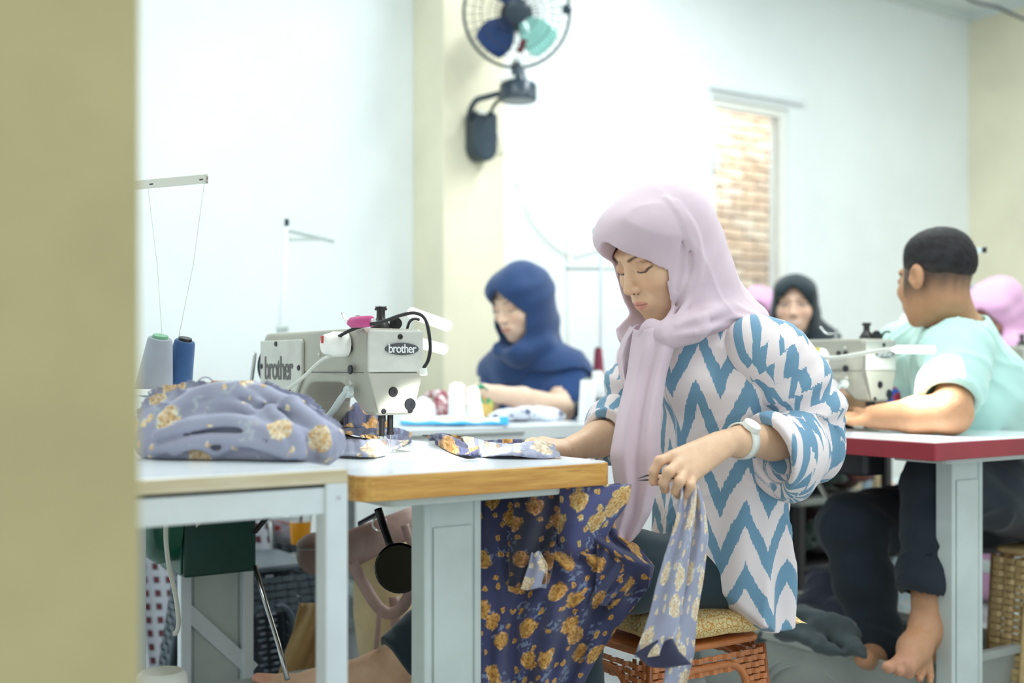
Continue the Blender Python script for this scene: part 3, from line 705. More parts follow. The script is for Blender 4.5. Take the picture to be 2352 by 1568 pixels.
M['rattan_slate'] = plain('rattan_slate', (74, 88, 98), .3, var=.1, scale=30)
M['rattan_slate_dark'] = plain('rattan_slate_dark', (44, 52, 60), .35, var=.1, scale=30)
stool('plastic_stool', 'orange brown woven plastic stool under the patterned cushion', (1.585, 1.82, 0), .385, .30, .36, M['rattan_orange'], M['rattan_orange_dark'], leg=.056, pitch=.0125, seg_=.0185, band=.028)
stool('plastic_stool', 'tan woven plastic stool under the mint shirt, right edge', (2.95, 1.70, 0), .445, .33, .36, M['rattan_tan'], M['rattan_tan_dark'], leg=.10, pitch=.0175, seg_=.033, band=.085)
stool('plastic_stool', 'nearer slate grey woven stool, behind the white side table leg', (1.14, 2.93, 0), .415, .28, .38, M['rattan_slate'], M['rattan_slate_dark'], group='slate grey stools')
stool('plastic_stool', 'farther slate grey woven stool standing behind its twin', (1.36, 3.52, 0), .44, .30, .38, M['rattan_slate'], M['rattan_slate_dark'], group='slate grey stools')
# ================================================================== PEOPLE
M['skin'] = vcol('skin', .48, .4, .12, 350)
M['skin_far'] = vcol('skin_far', .5, .35, .08)
SK = dict(main=(224, 184, 150), blue=(232, 200, 176), smile=(226, 188, 164), man=(190, 142, 106), pink=(176, 132, 106))
def frame(origin, yaw, pitch, roll=0):
    """head frame: local -y is where the face looks; yaw 0 looks along world -Y, +90 deg looks along world +X"""
    R = Matrix.Rotation(yaw, 3, 'Z') @ Matrix.Rotation(pitch, 3, 'X') @ Matrix.Rotation(roll, 3, 'Y')
    return np.array(R), V3(origin)
class Local:
    def __init__(s, R, o, sc_=1.0): s.R, s.o, s.k = R.astype(f32), o.astype(f32), f32(sc_)
    def to(s, p): return ((p-s.o.astype(p.dtype))@s.R.astype(p.dtype))/s.k
    def out(s, q): return V3(q)*s.k@s.R.T.astype(float)+s.o
    def wrap(s, f): return lambda p: f(s.to(p).astype(f32))*s.k
def head_sdf(smile=False, ears=True, openeyes=False):
    h = S()
    h.u(ell((0, .018, .030), (.073, .092, .082)), .0)
    h.u(ell((0, -.022, -.028), (.060, .066, .074)), .03)
    h.u(ell((0, -.040, -.072), (.040, .046, .038)), .028)
    h.u(sphere((0, -.068, -.098), .016), .022)
    for sx in (-1, 1):
        h.u(ell((sx*.036, -.056, -.026), (.023, .026, .022)), .022)
        h.u(cap((sx*.012, -.0835, .024), .008, (sx*.044, -.068, .025), .006), .014)
        h.sub(sphere((sx*.031, -.108, .004), .0175), .016)
        h.u(ell((sx*.031, -.0725, .003), (.0155, .0135, .0115)), .004)
        if openeyes: h.u(cap((sx*.018, -.084, .011), .002, (sx*.043, -.077, .010), .002), .004)
        else: h.u(cap((sx*.019, -.0835, -.0035), .0014, (sx*.043, -.0775, -.002), .0014), .003)
    h.u(cap((0, -.083, .014), .0065, (0, -.101, -.028), .0088), .010)
    h.u(sphere((0, -.1035, -.030), .0090), .006)
    for sx in (-1, 1):
        h.u(sphere((sx*.0115, -.0945, -.0335), .0072), .006)
        h.sub(sphere((sx*.0065, -.1010, -.0415), .0030), .003)
    mz = -.062; w = .027 if smile else .021; up = .007 if smile else .0
    h.u(ell((0, -.079, mz), (.026, .016, .018)), .012)
    for sx in (-1, 1):
        h.u(cap((0, -.0945, mz+.0045), .0046, (sx*w*.85, -.0835, mz+up*.7+.0005), .0022), .003)
        h.u(cap((0, -.0925, mz-.0065), .0056, (sx*w*.8, -.0830, mz+up*.6-.002), .0024), .003)
    h.sub(cap((-w*.8, -.0865, mz-.0005+up*.5), .0011, (w*.8, -.0865, mz-.0005+up*.5), .0011), .002)
    if ears:
        for sx in (-1, 1):
            h.u(ell((sx*.077, .014, .0), (.011, .021, .032)), .006); h.sub(ell((sx*.088, .008, .003), (.010, .012, .019)), .004); h.u(ell((sx*.079, -.004, -.004), (.005, .006, .009)), .004)
    return h
def seg_d(q, a, b):
    a, b = np.array(a), np.array(b); ba = b-a; h = np.clip(((q-a)@ba)/(ba@ba), 0, 1); return np.linalg.norm(q-a-h[:, None]*ba, axis=1)
def poly_d(q, pts): return np.min([seg_d(q, pts[i], pts[i+1]) for i in range(len(pts)-1)], axis=0)
def st(d, a, b): t = np.clip((d-a)/(b-a), 0, 1); return t*t*(3-2*t)
def face_paint(q, skin_rgb, smile=False, openeyes=False, brow=(62, 48, 44), lip=(206, 128, 118)):
    c = np.tile(np.array(lin(skin_rgb)), (len(q), 1)); front = q[:, 1] < -.035
    def put(mask, rgb): nonlocal c; m = (mask*front)[:, None]; c = c*(1-m)+np.array(lin(rgb))*m
    xz = np.stack([np.abs(q[:, 0]), q[:, 2]], -1)
    sk = np.array(skin_rgb)
    put(.35*(1-st(np.hypot(xz[:, 0]-.036, (xz[:, 1]+.030)), .004, .026)), tuple(sk*np.array([1.0, .86, .82])))
    put(.25*(1-st(np.hypot(xz[:, 0], (xz[:, 1]+.030)), .004, .016)), tuple(sk*np.array([1.0, .88, .84])))
    put(.38*(1-st(np.hypot((xz[:, 0]-.031)/1.5, (xz[:, 1]-.004)), .006, .013)), tuple(sk*np.array([.86, .72, .68])))
    bd = poly_d(xz, [(.012, .0185), (.022, .0220), (.034, .0238), (.049, .0180)]); put(.86*(1-st(bd, .0012, .0038)), brow)
    if openeyes:
        e = np.hypot((xz[:, 0]-.031)/1.25, (xz[:, 1]-.003)*2.0); put(1-st(e, .0085, .0105), (236, 232, 226))
        put(1-st(np.hypot(xz[:, 0]-.031, xz[:, 1]-.0035), .0045, .0058), (40, 28, 24))
        ed = poly_d(xz, [(.018, .002), (.026, .0085), (.036, .0085), (.046, .003)]); put(1-st(ed, .0010, .0026), (30, 24, 24))
    else:
        ed = poly_d(xz, [(.0185, -.0045), (.026, -.0072), (.036, -.0066), (.0455, -.0010)]); put(.92*(1-st(ed, .0009, .0026)), (44, 32, 30))
        put(.35*(1-st(poly_d(xz, [(.019, .010), (.030, .0135), (.043, .009)]), .0006, .0018)), tuple(sk*.6))
    up = .007 if smile else 0; w = .027 if smile else .021; mz = -.062+up*(xz[:, 0]/w)**2
    r = np.clip(1-(xz[:, 0]/w)**2, 0, 1)
    lipm = ((xz[:, 1] < mz+.0065*np.sqrt(r)) & (xz[:, 1] > mz-.0100*np.sqrt(r))).astype(float)*(q[:, 1] < -.07); put(lipm*.7, lip)
    if smile: put(((np.abs(xz[:, 1]-(mz-.001)) < .0042*r) & (q[:, 1] < -.07)).astype(float), (244, 240, 232))
    put(.9*(1-st(np.abs(xz[:, 1]-(mz-.0006)), .0003, .0013))*(xz[:, 0] < w)*(not smile)*(q[:, 1] < -.07), (120, 56, 54))
    put(1-st(np.hypot(xz[:, 0]-.0065, xz[:, 1]+.0415), .002, .0038), (84, 48, 40))
    return c
def folds(seed, dirv, freq, amp, warp=.6):
    r = np.random.default_rng(seed); dv = V3(dirv).astype(f32); ph = r.uniform(0, 6, 6)
    def f(p):
        a = p@dv; wv = np.sin(p[:, 0]*11+ph[0])+np.sin(p[:, 1]*13+ph[1])+np.sin(p[:, 2]*9+ph[2])
        s = np.sin(a*freq+wv*warp+ph[3]); s2 = np.sin(a*freq*2.3+wv*warp*1.7+ph[4])
        return (amp*(s*np.abs(s)+.4*s2)).astype(f32)
    return f
def finger_chain(pts, r0, r1): return chain(pts, np.linspace(r0, r1, len(pts)))
def hand(s, pts_fingers, thumb, wrist, knuckles, r=.0085, k=.006):
    """palm from the wrist to the four knuckles, four fingers and a thumb"""
    for i, kn in enumerate(knuckles):
        s.u(cap(wrist+(kn-knuckles.mean(0))*.45, .0155, kn, .0115), .010)
    for i, f in enumerate(pts_fingers): s.u(chain(f, np.linspace(r*[1, 1.05, 1, .88][i], r*[.78, .8, .78, .7][i], len(f))), k*.6)
    s.u(chain(thumb, np.linspace(r*1.35, r*.9, len(thumb))), k)
def chev(name, blue, pale, pitch=.098, amp=.085, vp=.105, duty=.44):
    t = NT(name); a = t.attr('puv').outputs['Vector']; s = t.n('ShaderNodeSeparateXYZ', Vector=a)
    mv = t.n('ShaderNodeMapping', Vector=a); mv.inputs['Scale'].default_value = (260, 34, 34)
    rag = t.noise(mv.outputs[0], 1.0, 3, .7); big = t.noise(a, 16, 2)
    tri = t.math('MULTIPLY', t.math('ABSOLUTE', t.math('SUBTRACT', t.math('FRACT', t.math('DIVIDE', s.outputs[0], pitch)), .5)), 2*amp)
    v = t.math('ADD', t.math('ADD', s.outputs[1], tri), t.math('ADD', t.math('MULTIPLY', t.math('SUBTRACT', rag, .5), .026), t.math('MULTIPLY', t.math('SUBTRACT', big, .5), .03)))
    fr = t.math('FRACT', t.math('DIVIDE', v, vp)); d = t.math('ABSOLUTE', t.math('SUBTRACT', fr, .5))
    m = t.ramp(d, duty/2+.008, duty/2-.008)
    fine = t.noise(a, 900, 2); streak = t.noise(mv.outputs[0], 2.5, 2)
    bl = t.mix(t.math('MULTIPLY', streak, .5), lin(blue), tuple(x*.78 for x in lin(blue)))
    col = t.mix(m, t.mix(t.math('MULTIPLY', fine, .2), lin(pale), tuple(x*.8 for x in lin(pale))), bl)
    t.bump(fine, .2, .0005)
    return t.fin(col, .85, 0, .25, Sheen_Weight=.15)
M['ikat'] = chev('ikat_chevron', (118, 158, 184), (236, 224, 224), .102, .102, .116, .45)
M['hijab_pink'] = fabric('hijab_pink', (212, 190, 200), 1200, .75, .03, .3)
M['hijab_navy'] = fabric('hijab_navy', (40, 66, 110), 700, .85, .05, .25)
M['dress_navy'] = fabric('dress_navy', (44, 74, 124), 700, .85, .05, .2)
M['hijab_black'] = fabric('hijab_black', (28, 42, 48), 700, .85, .08, .2)
M['hijab_bright'] = fabric('hijab_bright', (222, 172, 208), 700, .85, .05, .3)
M['blouse_pale'] = fabric('blouse_pale', (232, 238, 232), 700, .85, .04, .2)
M['pants_dark'] = fabric('pants_dark', (42, 50, 58), 700, .9, .08, .15)
M['pants_teal'] = fabric('pants_teal', (40, 56, 64), 700, .85, .06, .2)
M['mint'] = fabric('mint_jersey', (188, 226, 216), 700, .85, .04, .25)
M['hair'] = vcol('hair', .75, .3, 0, 500, .35)

# ------------------------------------------------------------------ woman in pink headscarf
HW = Local(*frame(P(1524, 576, 2.30), math.radians(-90-2), math.radians(27), 0), 1.09)
woman = thing('person', 'woman in dusty pink headscarf and blue white zigzag tunic, head bent, sewing', 'person', (1.60, 1.78, 0))
bd = S()
hd = head_sdf(ears=False); bd.u(HW.wrap(hd), 0)
neck0, neck1 = HW.out((0, .03, -.07)), P(1600, 800, 2.36)
bd.u(cap(neck0, .050, neck1, .055), .03)
pel, che = P(1648, 1290, 2.42), P(1640, 900, 2.37)
bd.u(chain([neck1, che, pel], [.06, .07, .07]), .03)
# left arm, towards the camera
shL, elL, wrL = P(1765, 800, 2.28), P(1862, 1006, 2.29), P(1700, 1014, 2.13)
bd.u(chain([neck1, shL, elL], [.05, .036, .034]), .03); bd.u(chain([elL, elL*.45+wrL*.55, wrL, P(1668, 1016, 2.105)], [.036, .035, .0245, .024]), .02)
knL = np.array([P(1545, 1048, 2.035), P(1556, 1068, 2.025), P(1573, 1083, 2.022), P(1592, 1092, 2.025)])
fL = [[knL[0], P(1515, 1058, 2.02), P(1502, 1082, 2.02), P(1500, 1106, 2.025)],
      [knL[1], P(1535, 1084, 2.0), P(1524, 1108, 2.005), P(1528, 1124, 2.02)],
      [knL[2], P(1560, 1106, 1.995), P(1553, 1128, 2.005), P(1560, 1138, 2.025)],
      [knL[3], P(1586, 1116, 2.0), P(1578, 1136, 2.01), P(1582, 1144, 2.025)]]
thL = [P(1640, 1040, 2.12), P(1585, 1075, 2.11), P(1535, 1092, 2.09), P(1508, 1104, 2.06)]
hand(bd, fL, thL, P(1655, 1022, 2.09), knL, .0098)
# right arm, beyond the table edge
shR, elR, wrR = P(1500, 815, 2.52), P(1440, 985, 2.52), P(1305, 1034, 2.36)
bd.u(chain([neck1, shR, elR], [.05, .036, .034]), .03); bd.u(chain([elR, elR*.5+wrR*.5, wrR], [.036, .034, .0245]), .02)
knR = np.array([P(1240, 1032, 2.26), P(1236, 1024, 2.29), P(1238, 1018, 2.315), P(1246, 1014, 2.34)])
fR = [[k, k+V3((-.028, -.006, .003)), k+V3((-.05, -.012, -.010)), k+V3((-.062, -.018, -.016))] for k in knR]
hand(bd, fR, [P(1285, 1040, 2.32), P(1262, 1046, 2.27), P(1238, 1048, 2.24), P(1222, 1050, 2.22)], P(1292, 1034, 2.345), knR, .0085)
# legs: only shins and feet show
knN, knF = P(1300, 1330, 2.17), P(1110, 1345, 2.50)
bd.u(chain([pel, knN, P(1330, 1720, 2.2)], [.07, .05, .04]), .03)
ank, heel = P(865, 1540, 2.47), P(905, 1568, 2.46)
bd.u(chain([pel, knF, P(960, 1490, 2.48), ank], [.07, .052, .050, .036]), .03)
bd.u(chain([heel, P(760, 1580, 2.50), P(650, 1574, 2.53)], [.034, .034, .026]), .02); bd.u(cap(ank, .036, P(720, 1568, 2.51), .028), .02)
for i in range(5): bd.u(cap(P(660+i*5, 1562+i*5, 2.53-.012*i), .013-.0008*i, P(592+i*10, 1558+i*7, 2.555-.012*i), .0125-.001*i), .006)
def paint_w(v):
    q = HW.to(v); c = face_paint(q, SK['main']); far = np.linalg.norm(q, axis=1) > .2
    c[far] = np.array(lin(SK['main']))
    for f in fL+fR+[thL]: d = np.linalg.norm(v-f[-1], axis=1); m = (.35*(1-st(d, .004, .014)))[:, None]; c = c*(1-m)+np.array(lin((226, 160, 132)))*m
    d = np.linalg.norm(v-P(592, 1560, 2.54), axis=1); m = (.5*(1-st(d, .02, .06)))[:, None]; c = c*(1-m)+np.array(lin((224, 140, 124)))*m
    return c
skin('body', bd, (.75, 1.3, .10), (2.05, 2.75, 1.33), .0023, M['skin'], woman, paint_w)

# tunic
yaxis = None
TC = [P(1655, 800, 2.38), P(1650, 900, 2.37), P(1652, 1040, 2.38), P(1652, 1180, 2.39), P(1655, 1290, 2.40), P(1660, 1420, 2.40)]
def esec(c, a, b, h): return ell(c, (a, b, h))
tu = S()
def torso(p):
    z = p[:, 2]; zs = np.array([c[2] for c in TC])[::-1]
    cx = np.interp(z, zs, np.array([c[0] for c in TC])[::-1]); cy = np.interp(z, zs, np.array([c[1] for c in TC])[::-1])
    ax = np.interp(z, zs, np.array([.088, .108, .112, .112, .118, .122])[::-1]); by = np.interp(z, zs, np.array([.125, .150, .146, .150, .158, .160])[::-1])
    x, y = p[:, 0]-cx, p[:, 1]-cy; th = np.arctan2(y/by, x/ax)
    low = np.clip((1.0-z)/.5, 0, 1)
    fold = 1+low*(.045*np.sin(th*7+z*5+.6)+.03*np.sin(th*11-z*9)+.02*np.sin(th*4+z*22))+.012*np.sin(z*34+th*2)
    e = np.hypot(x/(ax*fold), y/(by*fold)); d = (e-1)*np.minimum(ax, by)*.9
    hem = EYE-(1412-HY)/F*2.39+.012*np.cos(th*2)+np.clip(-x/.12, 0, 1)**1.5*.10   # shirt-tail hem: higher in front
    return np.maximum(np.maximum(d, z-(EYE+.025)), hem-z).astype(f32)
tu.u(torso, 0); tu.disp(crease(13, (.9, -.5, .1), 26, .006, 1.0)); tu.disp(crease(14, (.3, .3, 1), 30, .004, 1.4))
tu.u(cap(P(1575, 795, 2.33), .05, P(1590, 870, 2.33), .07), .03); tu.u(chain([P(1590, 775, 2.36), shL+V3((0, .02, .0))], [.06, .052]), .05); tu.u(chain([P(1590, 775, 2.40), shR], [.06, .052]), .05)
tcx, tcy = TC[2][0], TC[2][1]
def uv_torso(v):
    th = np.arctan2(v[:, 1]-tcy, v[:, 0]-tcx); return np.stack([th*.145+.03, v[:, 2], np.zeros(len(v))], -1)
skin('tunic', tu, (1.35, 1.35, .33), (2.0, 2.2, 1.08), .0045, M['ikat'], woman, None, uv_torso)
tu_ = S(); tu_.ops = [o for o in tu.ops if o[0] == 0]
RC0 = np.array([[CA, SA, 0], [-SA, CA, 0], [0, 0, 1]])
# headscarf
hs = S()
hs.u(HW.wrap(ell((0, .010, .034), (.088, .106, .091))), 0)
hs.u(HW.wrap(ell((0, -.050, .060), (.078, .066, .050))), .03)                # stiff peak over the brow
hs.u(HW.wrap(ell((0, -.02, -.05), (.080, .085, .080))), .03)
hs.u(cap(P(1545, 600, 2.33), .090, P(1585, 740, 2.36), .080), .05)
hs.u(poly([P(1556, 590, 2.35), P(1634, 695, 2.39), P(1712, 745, 2.41), P(1772, 778, 2.42)], [.088, .073, .050, .022]), .05)
hs.u(poly([P(1478, 758, 2.215), P(1522, 772, 2.205), P(1590, 752, 2.225)], [.019, .026, .030]), .02)
hs.u(chain([P(1474, 752, 2.22), P(1458, 765, 2.3), P(1480, 765, 2.42)], [.022, .026, .03]), .03)
NKC = P(1600, 760, 2.38)
def cape(p):                                    # the scarf lies over the shoulders down to a curved hem
    th = np.arctan2(p[:, 1]-NKC[1], p[:, 0]-NKC[0])
    zh = .990-.026*np.cos(2*th)+.004*np.sin(th*9)
    return np.maximum(tu_(p)-.013, zh-p[:, 2]).astype(f32)
hs.u(cape, .022)
# hem folds and pleats, laid on the surface
def ridge(pix, r, k=.006, sunk=.35, sub=False):
    pts = spline([hit(hs, x, y) for x, y in pix], 4); o = np.array([0, 0, EYE])
    pts = [p+(p-o)/np.linalg.norm(p-o)*(r[min(i*len(r)//len(pts), len(r)-1)]*sunk) for i, p in enumerate(pts)]
    rr = np.interp(np.linspace(0, 1, len(pts)), np.linspace(0, 1, len(r)), r)
    return poly(pts, rr)
r1 = ridge([(1530, 458), (1556, 490), (1580, 540), (1588, 600), (1574, 655), (1550, 706), (1524, 748), (1502, 772)], [.002, .0045, .006, .006, .006, .006, .006, .004])
r2 = ridge([(1552, 466), (1584, 512), (1602, 562), (1604, 615), (1586, 680), (1552, 735), (1524, 775)], [.002, .005, .0065, .0065, .0065, .0065, .005])
g1 = ridge([(1540, 476), (1566, 516), (1582, 560), (1586, 612), (1570, 668), (1540, 724)], [.001, .0035, .004, .004, .0035, .002], sunk=0)
g2 = ridge([(1534, 480), (1556, 525), (1568, 570), (1564, 620), (1552, 665)], [.001, .0045, .0055, .0055, .002], sunk=0)
r4 = ridge([(1552, 748), (1610, 728), (1670, 710), (1730, 720)], [.003, .009, .009, .003])
r5 = ridge([(1545, 772), (1610, 760), (1680, 738), (1735, 738)], [.002, .006, .006, .003])
for r_ in (r1, r2, r4, r5): hs.u(r_, .009)
for c_ in (g1, g2): hs.sub(c_, .008)
hs.u(cap(P(1595, 722, 2.29), .046, P(1700, 742, 2.36), .040), .03); hs.disp(folds(3, (.5, .2, -.6), 42, .0012, .8)); hs.disp(crease(6, (.75, -.1, .6), 17, .0045, .8, 4))
# opening for the face: an egg tunnel in the head frame
OPENING_AT = 0
def opening(q):
    x, y, z = q[:, 0], q[:, 1], q[:, 2]
    top, bot = .066, -.121
    zc, zr = (top+bot)/2, (top-bot)/2
    tt = (z-zc)/zr; wv = .061+.007*np.clip(-tt, 0, .6)-.022*np.clip(tt, 0, 1)
    e = np.hypot(x/wv, (z-zc)/zr); d2 = (e-1)*.052
    return np.maximum(d2, (y-.012-0*z)).astype(f32)
hs.sub(HW.wrap(opening), .006)
hs.sub(HW.wrap(lambda q: head_in(q)), .003)
head_core = head_sdf(ears=False)
def head_in(q): return (head_core(q)-.0025)
skin('headscarf', hs, (1.30, 1.35, .86), (2.05, 2.25, 1.34), .0030, M['hijab_pink'], woman)
# front tail of the scarf: a pleated hanging sheet
def tail_sheet(rows, nf, amp, ph=0, n=36, m=46):
    rows = np.array(rows, float)
    def fn(u, v):
        r = [np.interp(v, np.linspace(0, 1, len(rows)), rows[:, k]) for k in range(4)]
        x = r[1]+(r[2]-r[1])*u; s = math.sin(u*nf*2*PI+ph+1.2*math.sin(v*3)); a = amp*(.35+.65*min(1, v*3))*(1-.0*v)
        bulge = -.03*math.sin(PI*u)
        return P(x, r[0]+3*math.sin(u*9+v*2), r[3]+a*s*abs(s)**.3+bulge)
    b = MB(); b.grid(fn, n, m, 0, lambda u, v: (u*.2, v*.5, 0)); return b
tl = tail_sheet([(755, 1455, 1545, 2.215), (800, 1448, 1548, 2.205), (860, 1440, 1530, 2.20), (950, 1418, 1518, 2.18), (1040, 1402, 1516, 2.165), (1110, 1412, 1512, 2.16), (1180, 1408, 1494, 2.155), (1225, 1398, 1468, 2.155), (1246, 1412, 1450, 2.155)], 1.9, .010, .6)
obj('scarf_tail', tl, M['hijab_pink'], woman, smooth=2, solid=.0022)
tl = tail_sheet([(748, 1448, 1478, 2.26), (780, 1428, 1468, 2.27), (820, 1418, 1458, 2.27), (860, 1424, 1450, 2.26), (885, 1432, 1446, 2.25)], 1.2, .007, 2)
obj('scarf_tail', tl, M['hijab_pink'], woman, smooth=2, solid=.0018)

def sleeve(axis, rad, cuff_dir, seed, parent, bmin, bmax, hole, mat=None, h=.004, extra=()):
    s = S(); s.u(chain(axis, rad), .03)
    for q in extra: s.u(q, .03)
    ax = np.array(axis); L = np.concatenate([[0], np.cumsum(np.linalg.norm(np.diff(ax, axis=0), axis=1))])
    def par(p):
        best = None
        for i in range(len(ax)-1):
            ba = ax[i+1]-ax[i]; h0 = ((p-ax[i])@ba)/(ba@ba); hh = np.clip(h0, 0, 1); hx = np.maximum(hh, h0) if i == len(ax)-2 else hh; dd = np.linalg.norm(p-ax[i]-hh[:, None]*ba, axis=1); l = L[i]+hx*(L[i+1]-L[i])
            if best is None: best = [dd, l]
            else:
                m = dd < best[0]; best[0] = np.where(m, dd, best[0]); best[1] = np.where(m, l, best[1])
        return best
    rr = np.random.default_rng(seed); ph = rr.uniform(0, 6, 5)
    def crease(p):
        l = par(p)[1]; bend = np.exp(-((l-L[len(L)//2])/.09)**2)+.6*np.exp(-((l-L[-1])/.07)**2)
        wv = np.sin(p[:, 0]*23+ph[0])+np.sin(p[:, 1]*27+ph[1])+np.sin(p[:, 2]*25+ph[2])
        return ((.0018+.0062*bend)*np.sin(l*95+wv*1.1+ph[3])).astype(f32)
    s.disp(crease)
    e = ax[-1]; cdir = V3(cuff_dir)/np.linalg.norm(cuff_dir)
    s.inter(lambda p: ((p-e.astype(f32))@cdir.astype(f32)).astype(f32), .002)          # the cuff cut
    s.sub(cap(ax[-3]*.4+e*.6, hole*.55, e, hole*.92), .003); s.sub(cap(e, hole*.92, e+.06*cdir, hole*1.1), .003)
    def uv(v):
        d, l = par(v); ref = V3((.3, -.7, .6)); t = V3(ax[-1])-V3(ax[0]); t /= np.linalg.norm(t); ref = ref-t*(ref@t); ref /= np.linalg.norm(ref); b2 = np.cross(t, ref)
        k = np.clip(np.searchsorted(L, l)-1, 0, len(ax)-2); q = v-ax[k]; th = np.arctan2(q@b2, q@ref); return np.stack([th*.085, -l, np.zeros(len(v))], -1)
    return skin('sleeve', s, bmin, bmax, h, mat or M['ikat'], parent, None, uv)
ax = spline([shL+V3((-.015, .02, .0)), P(1800, 850, 2.27), P(1850, 950, 2.285), P(1856, 1010, 2.28), P(1815, 1040, 2.22), P(1770, 1046, 2.175)], 3)
sleeve(ax, np.interp(np.linspace(0, 1, len(ax)), [0, .3, .55, .75, 1], [.066, .064, .062, .062, .070]), P(1700, 1064, 2.165)-P(1795, 1034, 2.20), 4, woman, (1.4, 1.1, .60), (2.1, 2.0, 1.08), .062, extra=[cap(P(1815, 1060, 2.215), .058, P(1806, 1102, 2.20), .036)])
b = MB()
def cuffdrape(u, v):
    y = 1060+v*84; return P(1752+(1815-1752)*v*.75+u*(58-20*v)+4*math.sin(v*7), y+u*(-6)+4*math.sin(u*8), 2.165+.05*u+.012*math.sin(u*9+v*4))
ax = spline([shR, P(1465, 900, 2.54), P(1440, 970, 2.53), P(1385, 1003, 2.45)], 4)
sleeve(ax, np.interp(np.linspace(0, 1, len(ax)), [0, .5, 1], [.062, .058, .050]), P(1345, 1018, 2.40)-P(1420, 995, 2.5), 9, woman, (1.2, 1.5, .60), (2.0, 2.4, 1.08), .044)
# trousers
tr = S(); tr.u(ell(P(1655, 1312, 2.42), (.14, .15, .075)), 0)
tr.u(chain([P(1620, 1315, 2.36), P(1440, 1310, 2.25), knN], [.074, .074, .066]), .04); tr.u(chain([knN, P(1320, 1600, 2.20)], [.066, .056]), .02)
tr.u(chain([P(1600, 1318, 2.5), knF], [.074, .068]), .04); tr.u(chain([knF, P(985, 1462, 2.485), P(925, 1500, 2.475)], [.068, .062, .058]), .02)
tr.inter(lambda p: ((p-P(900, 1507, 2.475).astype(f32))@(-V3((-.80, .10, -.45))).astype(f32)*-1).astype(f32), .003)
tr.disp(folds(5, (.3, .2, 1), 60, .002, .9))
skin('trousers', tr, (.85, 1.35, .18), (2.0, 2.75, .66), .006, M['pants_teal'], woman)
# white watch
wc = P(1704, 1012, 2.135); wd = (wrL-elL)/np.linalg.norm(wrL-elL); a1 = np.cross(wd, (0, 0, 1.)); a1 /= np.linalg.norm(a1); a2 = np.cross(wd, a1)
b = MB()
def band(u, v): th = u*2*PI; return wc+.0315*math.cos(th)*a1+.0325*math.sin(th)*a2+(v-.5)*.021*wd
b.grid(band, 36, 2); wt = obj('watch_strap', b, M['white_plastic'], woman, smooth=2, solid=.003)
tp = hit(lambda p: np.linalg.norm(p-wc.astype(f32), axis=1)-.034, 1702, 990)
nv = tp-wc; nv -= wd*(nv@wd); nv /= np.linalg.norm(nv); b = MB(); b.cyl(wc+nv*.031, wc+nv*.040, .0175, .0165, 28); b.cyl(wc+nv*.040, wc+nv*.0406, .013, .013, 24)
obj('watch_case', b, M['white_plastic'], wt, bevel=.001)
# thread snips in her hand
sn = thing('thread_snips', 'small dark metal thread snips held between the fingers above the table corner', 'scissors', P(1490, 1095, 2.05))
b = MB()
for s_ in (-1, 1): b.tube([P(1464, 1101+2*s_, 2.035), P(1485, 1097+5*s_, 2.04), P(1515, 1094+7*s_, 2.05), P(1560, 1092+5*s_, 2.06)], [.0008, .004, .0042, .004], 8, flat=.4)
obj('blades', b, M['dark_steel'], sn, smooth=2)

